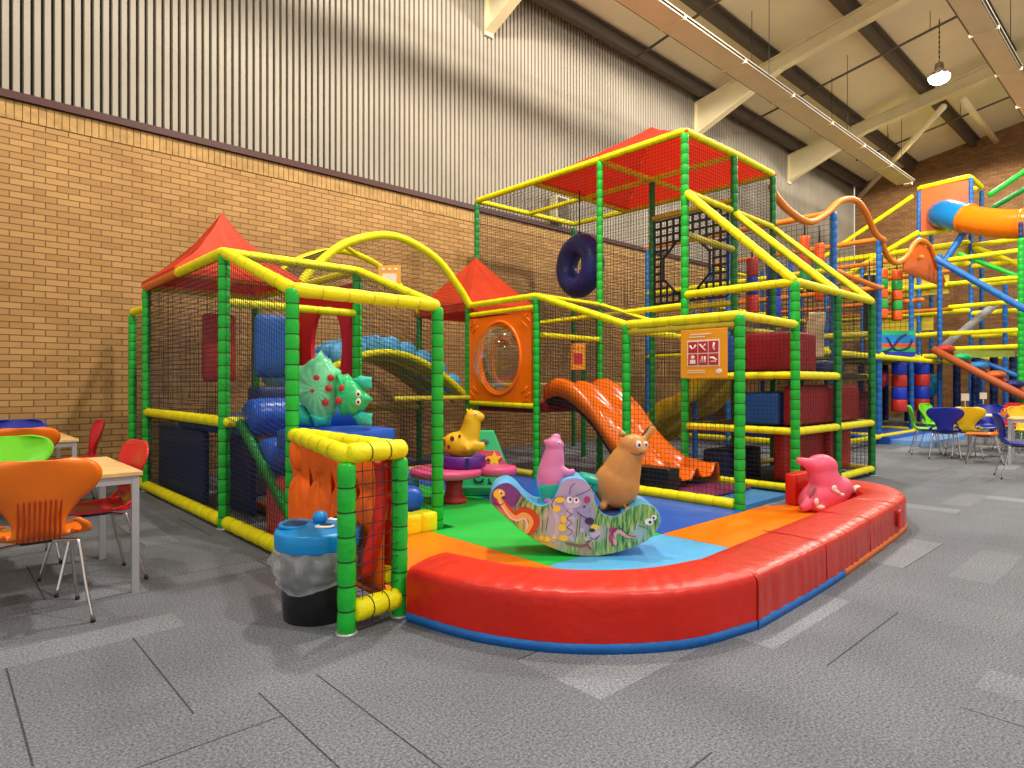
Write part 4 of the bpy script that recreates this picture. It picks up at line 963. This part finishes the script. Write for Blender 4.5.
# pink play table with giraffe
PT=thing('activity_table','round pink play table on a red pedestal with a purple tray','play table',(3.95,5.17,.052),VROT)
mb=MB(); mb.lathe([(.13,0),(.14,.03),(.10,.07),(.085,.15),(.10,.26)],n=24); mb.build('pedestal',mat('pedestal_red',(.60,.03,.03),.4),PT)
mb=MB(); mb.lathe([(.30,.265),(.36,.27),(.375,.30),(.375,.33),(.36,.345),(.2,.347)],c=(-.08,0,0),n=36); mb.build('table_top',PINK,PT)
mb=MB(); mb.lathe([(.15,.26),(.19,.265),(.205,.30),(.205,.34),(.19,.355),(.1,.357)],c=(.44,.10,0),n=32); mb.build('side_tray',PINK,PT)
mb=MB(); mb.tube([(.2,.02,.30),(.30,.08,.30)],.03,8); mb.build('tray_link',PINK,PT)
mb=MB(); mb.lathe([(.20,.347),(.24,.355),(.24,.46),(.225,.475),(.15,.46)],c=(.08,.08,0),n=8); mb.build('purple_ring',PURP,PT)
mb=MB(); mb.box((.15,-.145,.41),(.03,.03,.11)); mb.build('ring_clasp',BLUE_D,PT)
GF=thing('giraffe_hopper','yellow bouncy giraffe with brown spots sitting in the purple tray','hopper toy',(4.06,5.15,.500),VROT); GF.scale=(1.07,1.07,1.04)
body([('e',(-.03,0,.13),(.18,.14,.13),RY(.12)),('t',[(.04,0,.18),(.075,0,.31),(.08,-.01,.40)],(.11,.075)),('e',(.10,-.01,.415),(.085,.07,.06)),('e',(.155,-.02,.405),(.05,.05,.045)),('t',[(.045,-.03,.45),(.03,-.03,.49)],(.018,.014)),('t',[(.065,.03,.45),(.07,.04,.49)],(.018,.014)),
      ('t',[(.06,-.06,.12),(.16,-.08,.12),(.21,-.08,.125)],(.06,.04)),('t',[(.02,-.10,.10),(.06,-.15,.12)],(.05,.035)),('t',[(-.16,0,.12),(-.21,0,.18),(-.22,0,.23)],(.03,.015))],'body',YRUB,GF,.012)
DB=mat('giraffe_spot',(.16,.045,.01),.5)
for x,y,z,a,b_ in ((-.10,-.118,.20,.020,.026),(-.03,-.118,.225,.014,.016),(-.18,-.075,.155,.016,.04),(-.13,-.11,.12,.018,.022)): blob(GF,'brown_spot',(x,y,z),(a,.014,b_),DB)
blob(GF,'brown_spot',(-.225,0,.24),(.02,.02,.02),DB); eye(GF,(.12,-.075,.435),.013)
# green activity frame behind the table
AF=thing('activity_stand','green sloping play stand with a red star board behind the pink table','play stand',(4.66,5.52,.052),VROT)
def AP(x,z,y=0): return (x,y,z)
mb=MB(); v=[(-.30,-.22,0),(.36,-.22,0),(.36,.22,0),(-.30,.22,0),(-.13,-.02,.68),(.10,-.02,.68),(.10,.08,.68),(-.13,.08,.68)]
mb.add(v,[(3,2,1,0),(4,5,6,7),(0,1,5,4),(1,2,6,5),(2,3,7,6),(3,0,4,7)],0,False); mb.build('stand_body',mat('stand_green',(.02,.45,.16),.35),AF,bevel=.015)
# sloping front is y = -.22 + .2*z/.68
def fy(z): return -.22+.2*z/.68-.012
mb=MB(); 
q=[(-.22,.24),(.28,.24),(.16,.46),(-.13,.46)]; mb.add([(x,fy(z)-.004,z) for x,z in q]+[(x,fy(z)+.02,z) for x,z in q],[(0,1,2,3),(7,6,5,4),(0,4,5,1),(1,5,6,2),(2,6,7,3),(3,7,4,0)],0,False); mb.build('star_board',mat('board_red',(.60,.05,.12),.4),AF)
def star(cx,cz,r,m):
    mb=MB(); n=10; pts=[]
    for k in range(n): 
        rr=r if k%2==0 else r*.5; pts.append((cx+rr*math.cos(PI/2+k*PI/5),cz+rr*math.sin(PI/2+k*PI/5)))
    mb.add([(x,fy(z)-.03,z) for x,z in pts]+[(x,fy(z)-.002,z) for x,z in pts],[tuple(range(n))]+[(i,n+i,n+(i+1)%n,(i+1)%n) for i in range(n)],0,False); return mb.build('star',m,AF)
star(-.03,.36,.075,YRUB); star(.11,.37,.085,YRUB)
mb=MB(); 
for cx in (-.06,.20): mb.tube([(cx+.05*math.cos(t),fy(.16-.03*math.sin(-t))-.006,.16+.04*math.sin(t)) for t in [PI+PI*k/8 for k in range(9)]],.010,5)
mb.tube([(.05,fy(.15)-.006,.16),(.07,fy(.1)-.006,.10),(.10,fy(.1)-.006,.11)],.010,5); mb.build('painted_face',BLK,AF)
mb=MB(); mb.ell((.0,fy(.56)-.004,.56),(.05,.01,.035)); mb.build('painted_spot',mat('spot_grey',(.10,.18,.15),.5),AF)
mb=MB(); mb.rbox((.05,-.32,.05),(.62,.14,.10),.02); mb.build('step',mat('stand_green',(0,0,0)),AF)
block('foam_block','light blue block behind the net left of the pink table','foam block',(3.62,5.75,.055),(.42,.30,.30),SKY,r=.03)

# ---------------------------------------------------------------- litter bin
BN=thing('litter_bin','black litter bin with a blue eyed lid and clear bag beside the front post','bin',(1.56,3.25,0),VROT); BN.scale=(1.17,1.17,1.06)
mb=MB(); mb.lathe([(.150,0),(.158,.012),(.168,.20),(.172,.37)],n=40); mb.build('bin_body',BLKP,BN)
def bagm():
    m=mat('clear_bag',(.88,.90,.93),.10,alpha=.24,spec=1.); return m
mb=MB()
def bagf(u,v):
    t=2*PI*u; z=.375-.20*v; r=.178+.034*math.sin(PI*min(1,v*1.1))**.7*(1-.25*v)+.011*math.sin(11*t+3*v)*math.sin(PI*v)+.006*math.sin(27*t-6*v)*math.sin(PI*v)+.014*noise.noise(Vector((math.cos(t)*4,math.sin(t)*4,v*6)))+(.005 if v>.97 else 0)
    return (r*math.cos(t),r*math.sin(t),z-.02*math.sin(3*t+1)*v)
mb.grid(bagf,90,14); mb.build('bin_bag',bagm(),BN)
mb=MB(); R_=.196
mb.lathe([(.185,.355),(R_-.004,.358),(R_,.37),(R_,.435),(R_-.006,.447),(R_-.03,.452),(.12,.462),(.05,.468),(.001,.47)],n=48); lid=mb.build('lid',SKY2,BN)
mb=MB(); mb.ell((-.105,.00,.4595),(.068,.085,.012),RZ(.4)); mb.build('opening',mat('bin_hole',(.01,.05,.14),.5),lid)
mb=MB(); mb.tube([(-.105+(.07*math.cos(t))*math.cos(.4)-.087*math.sin(t)*math.sin(.4),(.07*math.cos(t))*math.sin(.4)+.087*math.sin(t)*math.cos(.4),.463) for t in [2*PI*k/28 for k in range(28)]],.010,8,closed=True); mb.build('opening_rim',SKY2,lid)
blob(lid,'nose_knob',(-.0,.02,.495),(.036,.036,.034),SKY2)
for x,y in ((.045,-.06),(.06,.10)):
    mb=MB(); mb.ell((x,y,.468),(.046,.032,.010)); e=mb.build('eye',WHITE,lid); mb=MB(); mb.ell((x+.004,y,.474),(.030,.021,.009)); mb.build('pupil',BLK,e)

# ---------------------------------------------------------------- tables and chairs
def chair(lab, x, y, rz, m, group=None, slats=None, dims=1.):
    """moulded butterfly chair; local +Y is the way the sitter faces"""
    t=thing('moulded_chair',lab,'chair',(x,y,0),rz,group); t.scale=(1.07,1.07,1.02)
    # centre line: front edge of seat -> back of seat -> up the backrest  (y, z), width, dish
    cl=bez([(.215,.425,.17),(.19,.448,.195),(.10,.445,.205),(0.,.437,.21),(-.10,.435,.19),(-.165,.45,.135),(-.20,.49,.105),(-.215,.55,.108),(-.232,.63,.155),(-.250,.70,.222),(-.268,.77,.248),(-.282,.83,.215),(-.288,.857,.13)],5)
    n=len(cl); mb=MB(); NV=14; vs=[]
    for i,p in enumerate(cl):
        a=cl[max(i-1,0)]; b=cl[min(i+1,n-1)]; tan=Vector((0,b.x-a.x,b.y-a.y)).normalized(); nr=Vector((0,-tan.z,tan.y))
        up=i/(n-1); back=max(0,min(1,(p.y-.46)/.1))
        for j in range(NV+1):
            s=-1+2*j/NV
            dish=(.035*(1-back)*min(1,max(0,(up)*3)) - 0.0)*abs(s)**2.6 if up<.45 else 0
            dish2=.045*back*abs(s)**2
            vs.append((p.z*s, p.x+dish2+0*nr.y, p.y+dish))
    mb.add(vs,[(i*(NV+1)+j,i*(NV+1)+j+1,(i+1)*(NV+1)+j+1,(i+1)*(NV+1)+j) for i in range(n-1) for j in range(NV)],0,True)
    # curled loops that join seat and backrest at the waist
    mb.build('seat_shell',m,t,solid=.012)
    for s in (-1,1):
        ml=MB(); pts=bez([(s*.175,-.09,.45),(s*.205,-.15,.465),(s*.20,-.185,.505),(s*.155,-.205,.545)],6)
        K=len(pts); vv=[]
        for i,p in enumerate(pts): vv+=[(p.x-s*.035,p.y-.004,p.z),(p.x+s*.008,p.y+.006,p.z)]
        ml.add(vv,[(2*i,2*i+1,2*i+3,2*i+2) for i in range(K-1)],0,True); ml.build('side_loop',m,t,solid=.012)
    if slats:
        for k in range(9):
            ms=MB(); xs=-.082+k*.0205
            ms.tube(bez([(xs,-.247+2.2*xs*xs,.66),(xs,-.234+2.4*xs*xs,.60),(xs,-.226+2.4*xs*xs,.55),(xs,-.212+2*xs*xs,.485),(xs,-.187,.448)],4),.0050,6); ms.build('back_slat',slats,t)
    for sx in (-1,1):
        for sy in (-1,1):
            ml=MB(); ml.tube(bez([(sx*.03,sy*.06,.418),(sx*.14,sy*.11-.01,.418),(sx*.165,sy*.135-.01,.40),(sx*.185,sy*.18-.01,.20),(sx*.21,sy*.225-.01,.006)],5),.0085,8); ml.tube([(sx*.21,sy*.225-.01,0),(sx*.209,sy*.223-.01,.02)],.011,8,1); ml.build('leg',[CHROME,BLKP],t)
    mh=MB(); mh.box((0,-.01,.420),(.12,.16,.016)); mh.build('seat_mount',BLKP,t)
    return t
def table(lab,x,y,rz,w,d,group=None,top=WOOD,h=.73,leg=.038):
    t=thing('cafe_table',lab,'table',(x,y,0),rz,group)
    mb=MB(); mb.box((0,0,h-.013),(w,d,.026)); mb.build('table_top',top,t,bevel=.004)
    mb=MB()
    for s in (-1,1): mb.box((0,s*(d/2-.035),h-.05),(w-.06,.03,.046)); mb.box((s*(w/2-.035),0,h-.05),(.03,d-.10,.046))
    mb.build('apron',STEEL,t)
    for sx in (-1,1):
        for sy in (-1,1):
            mb=MB(); mb.box((sx*(w/2-.035),sy*(d/2-.035),(h-.028)/2),(leg,leg,h-.028)); mb.build('leg',STEEL,t)
    return t
table('large beech topped table with grey steel legs between the orange, green and red chairs',.32,4.86,0,1.26,1.06)
table('beech topped table by the brick wall, further back on the left',.42,7.86,0,1.28,1.10)
chair('big orange chair with slatted back in front of the nearest table',.41,4.20,0,CH_O,slats=mat('slot_dark_orange',(.42,.04,.004),.5))
chair('red chair side-on at the end of the nearest table',.76,4.80,PI/2+.08,CH_R,slats=mat('slot_dark_red',(.30,.01,.01),.5))
chair('lime green chair at the far side of the nearest table',.44,5.62,PI+.05,LIME)
chair('orange chair tucked at the back table behind the lime green chair',.60,7.22,.03,CH_O)
chair('blue chair at the back table nearest the brick wall',.70,8.42,PI,CH_B)
chair('small looking red chair at the end of the back table by the netted frame',1.07,7.95,PI/2,CH_R)
# right hand group
def round_table(lab,x,y,r,top,h=.73):
    t=thing('round_table',lab,'table',(x,y,0)); mb=MB(); mb.lathe([(r-.01,h-.028),(r,h-.024),(r,h-.004),(r-.01,h)],n=40); mb.build('table_top',top,t)
    mb=MB(); mb.tube([(0,0,.03),(0,0,h-.03)],.035,14); mb.build('column',STEEL,t)
    mb=MB(); mb.lathe([(.27,0),(.27,.012),(.20,.025),(.04,.04)],n=32); mb.build('base',STEEL,t)
round_table('pale topped round table among the coloured chairs on the right',13.75,2.80,.50,mat('pale_table',(.62,.60,.55),.35))
round_table('second pale round table behind the first, near the blue posts',15.8,2.95,.50,mat('pale_table',(1,1,1)))
table('yellow wood topped table at the right picture edge behind the blue chair',12.9,1.70,.1,.8,.8)
g='coloured chairs round the far café tables'
chair('dark blue chair seen from behind, in front of the far green chair',12.75,2.95,-1.33,CH_B,g)
chair('green chair side-on beside the tall blue post',13.22,3.33,-2.80,LIME,g)
chair('yellow chair between the dark blue and orange ones',13.22,2.78,-1.15,CH_Y,g)
chair('orange chair side-on, back towards the blue chair at the picture edge',12.45,2.36,.24,CH_O,g)
chair('blue chair side-on at the right picture edge, seat pointing right',10.75,1.62,-2.80,CH_B,g)
chair('lime chair half hidden behind the pale table near the blue post',14.9,3.55,PI-.2,LIME,g)
chair('blue chair between the two pale round tables',14.75,2.75,PI/2,CH_B,g)
chair('orange chair behind the pale round tables on the right',15.2,2.45,.4,CH_O,g)
chair('red chair on the far side of the second pale table',16.3,2.65,1.2,CH_R,g)
chair('yellow chair at the far right behind the blue side-on chair',14.0,1.95,2.6,CH_Y,g)
chair('lime green chair at the far right, beside the yellow wood table',14.9,2.05,1.7,LIME,g)
for i,(x,y,z) in enumerate(((13.80,2.88,.73),(15.75,2.98,.73))):
    t=thing('menu_stand',['white menu card stand on the nearer pale round table','white menu card stand on the further pale round table'][i],'menu stand',(x,y,z),VROT)
    mb=MB(); mb.box((0,0,.01),(.08,.05,.02)); mb.build('base',STEEL,t)
    mb=MB(); mb.tube([(0,0,.02),(0,0,.24)],.006,6); mb.build('stem',STEEL,t)
    mb=MB(); mb.box((0,0,.30),(.14,.012,.13)); mb.build('card',mat('menu_card',(.62,.50,.40),.5),t)

# ---------------------------------------------------------------- blue post play structure beyond
BP=thing('climbing_structure','tall blue post climbing structure with orange and yellow rails near the end wall','play structure',(0,0,0))
RSR=.06
def bpost(x,y,z1,m=BLUE_F,r=RSR,z0=0.):
    mb=MB(); pad(mb,(x,y,z0),(x,y,z1),r,.16,.12,10); return mb.build('post',[m,BLUE_D],BP)
def brail(a,b,m=YEL,r=.055,par=None): return rail(par or BP,a,b,m,r,.3,tie=None)
OR2=mat('orange_rail',(.80,.22,.015),.4)
for x,y,h in ((12.15,4.53,4.4),(15.1,4.7,4.4),(18.0,4.87,4.75),(20.7,4.9,4.9),(12.15,6.6,4.4),(15.1,6.6,4.4),(18,6.9,4.6),(20.7,6.9,4.9),(12.15,8.6,4.4),(15.1,8.7,4.4),(18,8.7,4.6),(20.7,8.7,4.9)): bpost(x,y,h)
for x,y,h in ((19.4,4.6,4.4),(21.6,3.6,4.0),(22.0,5.75,7.1),(22,4.45,7.2),(23.3,4.45,7.1),(23.3,5.75,7.1),(22,2.9,4.6),(24,3.4,5.2)): bpost(x,y,h)
bpost(19.67,2.97,4.85,GREEN,.07); bpost(19.67,2.97,5.25,BLUE_D,.05,4.85)
w1=[(9.62,4.50,4.35),(9.84,4.55,4.25),(10.38,4.55,4.09),(11.12,4.55,4.05),(11.85,4.55,4.32),(12.51,4.55,4.68),(13.26,4.55,4.85),(13.86,4.55,4.71),(14.39,4.55,4.39),(15.1,4.6,4.35)]
arc_rail(BP,w1,OR2,.06,'wave_rail'); 
w2=[(15.1,4.7,4.45),(15.69,4.7,4.1),(16.31,4.7,4.05),(17.04,4.7,4.31),(17.58,4.7,4.67),(18.15,4.7,4.85),(18.93,4.7,4.8),(19.57,4.7,4.39),(20.6,4.8,4.1)]
arc_rail(BP,w2,OR2,.06,'wave_rail'); 
for X_ in (12.15,15.1,18.0,20.7):
    for z,m in ((4.4,OR2),(3.35,OR2 if X_>13 else YEL),(1.9,YEL),(.15,YEL)): brail((X_,4.6,z),(X_,8.7,z),m)
for (a,b) in ((9.6,12.15),(12.15,15.1),(15.1,18.0),(18.0,20.7)):
    for y,zs in ((4.6,(1.85,.15)),(8.6,(4.3,3.3,1.9))):
        for z in zs: 
            if a<10 and z<1 or (y>8 and a<14): continue
            brail((a,y,z),(b,y,z),YEL)
brail((15.1,4.7,3.35),(12.15,4.55,3.35),OR2)
net(BP,(12.15,4.6,2.0),(12.15,8.6,2.0),(12.15,8.6,4.3),(12.15,4.6,4.3),.10,.004); net(BP,(15.1,4.7,.2),(15.1,8.6,.2),(15.1,8.6,4.3),(15.1,4.7,4.3),.10,.004)
net(BP,(9.6,8.6,1.3),(20.7,8.6,1.3),(20.7,8.6,4.3),(9.6,8.6,4.3),.12,.004); net(BP,(18,4.87,2),(18,8.6,2),(18,8.6,4.4),(18,4.87,4.4),.12,.005)
net(BP,(19.67,3,2.2),(22.0,3,2.2),(22.0,3.,4.6),(19.67,3,4.6),.12,.005)
# upper tunnel box with tube slide
BX=MB()
def xpanel(X,y0,y1,z0,z1,m,name): 
    mb=MB(); mb.box((X,(y0+y1)/2,(z0+z1)/2),(.05,abs(y1-y0),z1-z0)); return mb.build(name,m,BP)
xpanel(22.02,4.5,5.7,5.85,7.15,mat('orange_panel',(.72,.13,.02),.4),'orange_panel')
for a,b in (((22,5.75,7.2),(22,4.45,7.25)),((22,5.75,5.8),(22,4.45,5.8)),((22,4.45,7.2),(23.3,4.45,7.2)),((22,4.45,5.8),(23.3,4.45,5.8)),((23.3,4.45,7.2),(23.3,5.75,7.2)),((22,5.75,7.2),(23.3,5.75,7.2)),((23.3,4.45,6.5),(23.3,5.75,6.5))): brail(a,b,YEL,.07)
for z in (5.35,4.75,4.2,3.4,2.75,2.1): brail((22,8.2,z),(22,4.45,z),YEL,.08); brail((22,4.45,z-.1),(22,1.2,z-.1),YEL,.07)
for z in (4.55,3.9,3.3,2.6,2.2): brail((19.8,4.5,z),(19.67,3.0,z),YEL,.06)
brail((22,8.6,5.5),(22,5.9,7.0),YEL,.07); brail((20.7,8.0,4.3),(20.7,5.4,5.6),YEL,.08); brail((22,4.4,5.2),(22,3.3,4.5),YEL,.08); brail((19.67,3.0,3.9),(19.9,4.3,4.7),GREEN,.06); brail((23.3,4.3,6.9),(23.3,1.5,8.6),GREEN,.08); brail((23.7,4.3,6.6),(23.7,1.2,8.2),GREEN_D,.08); brail((20.9,4.9,4.6),(21.3,4.3,5.8),BLUE_F,.09)
for z0,z1_,y0,y1 in ((4.9,5.25,4.5,7.2),(3.95,4.5,5.0,8.0),(2.9,3.5,5.4,8.0)): xpanel(22.1,y0,y1,z0,z1_,mat('yellow_panel',(.60,.47,.03),.5),'yellow_panel')
def sail(u,v):
    x=16.9+3.5*u; k=max(i for i in range(len(w2)-1) if w2[i][0]<=x); a_,b_=w2[k],w2[k+1]; t_=min(1,(x-a_[0])/(b_[0]-a_[0])); top=a_[2]+(b_[2]-a_[2])*t_-.04
    return (x,4.74,3.92+(top-3.92)*v)
mb=MB(); mb.grid(sail,24,3); mb.build('orange_sail',mat('orange_panel',(1,1,1)),BP,solid=.03)
mb=MB(); mb.box((17,6.8,1.95),(9.5,3.6,.08)); mb.build('deck_board',mat('dark_deck',(1,1,1)),BP)
mb=MB(); mb.box((18.4,6.6,.08),(7.2,4.4,.16)); mb.build('base_mat',BLUE,BP)
mb=MB(); mb.box((16.6,4.05,.05),(3.4,.8,.10)); mb.build('entry_mat',mat('pale_blue_mat',(.18,.38,.75),.4),BP)
TS=thing('tube_slide','orange tube slide with a blue first section crossing at the upper right','tube slide',(22,5.1,6.5))
O=Vector((22,5.1,6.5)); tp=bez([(22.0,5.15,6.30),(21.4,4.90,6.14),(21.0,4.45,5.88),(20.7,3.9,5.60),(20.4,3.2,5.36),(20.2,2.3,5.26),(20.1,1.2,5.25)],8)
mb=MB(); mb.tube([p-O for p in tp[:19]],.40,24,caps=False); mb.build('blue_section',mat('tube_blue',(.01,.22,.60),.2),TS)
mb=MB(); mb.tube([p-O for p in tp[18:]],.37,24,caps=False); mb.build('orange_section',mat('tube_orange',(.80,.19,.004),.22),TS)
for k in (18,34): 
    mb=MB(); d=(tp[k+1]-tp[k]).normalized()*.03; mb.tube([tp[k]-O-d,tp[k]-O+d],.405,24); mb.build('flange_ring',mat('tube_orange',(1,1,1)),TS)
# humped climbing ramp
RP=thing('hump_ramp','sloping ramp of coloured padded humps between the blue structure and the floor','climbing ramp',(19.0,4.45,0))
a=Vector((0,.1,2.15)); b=Vector((0,-3.0,.15))
mb=MB()
for s in (-.45,.45): mb.tube([a+Vector((s,0,0)),b+Vector((s,0,0))],.09,8)
mb.add([(-.45,a.y,a.z),(.45,a.y,a.z),(.45,b.y,b.z),(-.45,b.y,b.z)],[(0,1,2,3)],0,False); mb.build('side_board',mat('rust_board',(.42,.09,.02),.5),RP)
for k,c in enumerate(('pedestal_red','stand_green','tube_blue','orange_panel','navy_ring','pedestal_red','stand_green','yellow_panel','tube_blue')):
    p=a.lerp(b,(k+.5)/9); mb=MB(); mb.ell(p+Vector((0,0,.12)),(.42,.20,.11)); mb.build('hump',mat(c,(1,1,1)),RP)
brail((19.0,4.6,4.5),(19.0,1.4,1.9),BLUE_F,.08); brail((19.9,4.4,2.2),(19.9,1.5,.6),BLUE_F,.06)
xpanel(19.75,3.1,4.7,1.95,2.2,mat('yellow_green',(.25,.33,.04),.5),'yellow_panel')
for y in (3.2,3.6,4.0,4.4): bpost(20.2,y,2.0,BLUE_D,.09)
for y in (5.4,6.0,6.6,7.3): bpost(21.8,y,2.0,BLUE_D,.09)
brail((20.6,4.8,2.3),(20.6,3.6,3.4),mat('pale_grey_pad',(.5,.5,.52),.5),.10)
# hanging segmented bags
def bag(lab,x,y,z0,z1,r,cols,k,group,name='punch_bag'):
    t=thing(name,lab,'punch bag',(x,y,z0),0,group); h=(z1-z0)/k
    for i in range(k):
        mb=MB(); mb.lathe([(r*.92,i*h+.005),(r,i*h+.03),(r,(i+1)*h-.03),(r*.92,(i+1)*h-.005)],n=18); mb.build('band',mat(cols[i%len(cols)],(1,1,1)),t)
    mb=MB(); mb.tube([(0,0,k*h),(0,0,k*h+.35)],.015,6); mb.build('strap',BLK,t)
mat('bag_orange',(.75,.10,.01),.4); mat('bag_green',(.02,.36,.06),.4); mat('bag_blue',(.015,.045,.50),.35); mat('bag_red',(.60,.03,.02),.4)
g='hanging punch bags in the climbing structure'
bag('orange and green hanging bag, left one under the first orange wave rail',11.91,4.95,3.05,4.0,.09,('bag_green','bag_orange','bag_orange'),3,g)
bag('orange and green hanging bag next to the first blue post',12.97,5.1,2.9,4.05,.09,('bag_orange','bag_green','bag_orange'),3,g)
bag('red hanging bag seen under the sloping yellow net of the tower',10.52,5.27,2.5,3.45,.10,('bag_red','bag_blue'),3,g)
bag('blue hanging bag beside the red one under the sloping yellow net',11.2,5.2,2.3,3.4,.12,('bag_blue',),2,g)
bag('red and green banded bag on the left under the second wave rail',16.95,5.2,2.85,4.05,.12,('bag_orange','bag_green'),5,g)
bag('red and green banded bag on the right under the second wave rail',17.69,5.1,2.85,4.10,.12,('bag_orange','bag_green'),5,g)
bag('plain black bag between the two red and green banded bags',17.3,5.6,2.5,4.0,.14,('black_plastic',),1,g)
bag('blue and red banded roller on the left of the lower opening',17.35,4.95,.60,1.80,.165,('bag_red','bag_blue'),4,g,'banded_roller')
bag('blue and red banded roller on the right of the lower opening',18.40,4.75,.60,1.83,.175,('bag_red','bag_blue'),4,g,'banded_roller')
def ball(lab,x,y,z,r,m):
    mb=MB(); mb.ell((0,0,0),(r,r,r),n=24); tag(mb.build('play_ball',m,None,loc=(x,y,z)),lab,'ball')
ball('big shiny blue ball beside the right banded roller',19.9,5.0,1.25,.33,mat('ball_blue',(.02,.25,.50),.15))
ball('crimson ball left of the banded rollers',17.9,5.6,1.40,.26,mat('ball_red',(.45,.02,.05),.2))
block('foam_block','deep red block on the ground behind the banded rollers','foam block',(17.8,6.3,.17),(1.8,.6,.9),RED_D)
# striped banner panel
t=thing('striped_banner','blue, green and orange striped board with a dark scrawl above the banded rollers','board',(16.75,4.88,1.93),-.75)
for i,c in enumerate(('bag_blue','stand_green','bag_orange','tube_blue','tube_blue','stand_green')):
    mb=MB(); mb.box((0,0,.05+i*.1),(.95,.05,.10)); mb.build('stripe',mat(c,(1,1,1)),t)
mb=MB(); mb.tube(bez([(-.30,-.04,.1),(-.1,-.04,.18),(.1,-.04,.42),(.25,-.04,.52)],5),.025,6); mb.tube(bez([(-.2,-.04,.45),(.0,-.04,.15),(.3,-.04,.2),(.4,-.04,.4)],5),.02,6); mb.build('scrawl',BLUE_D,t)
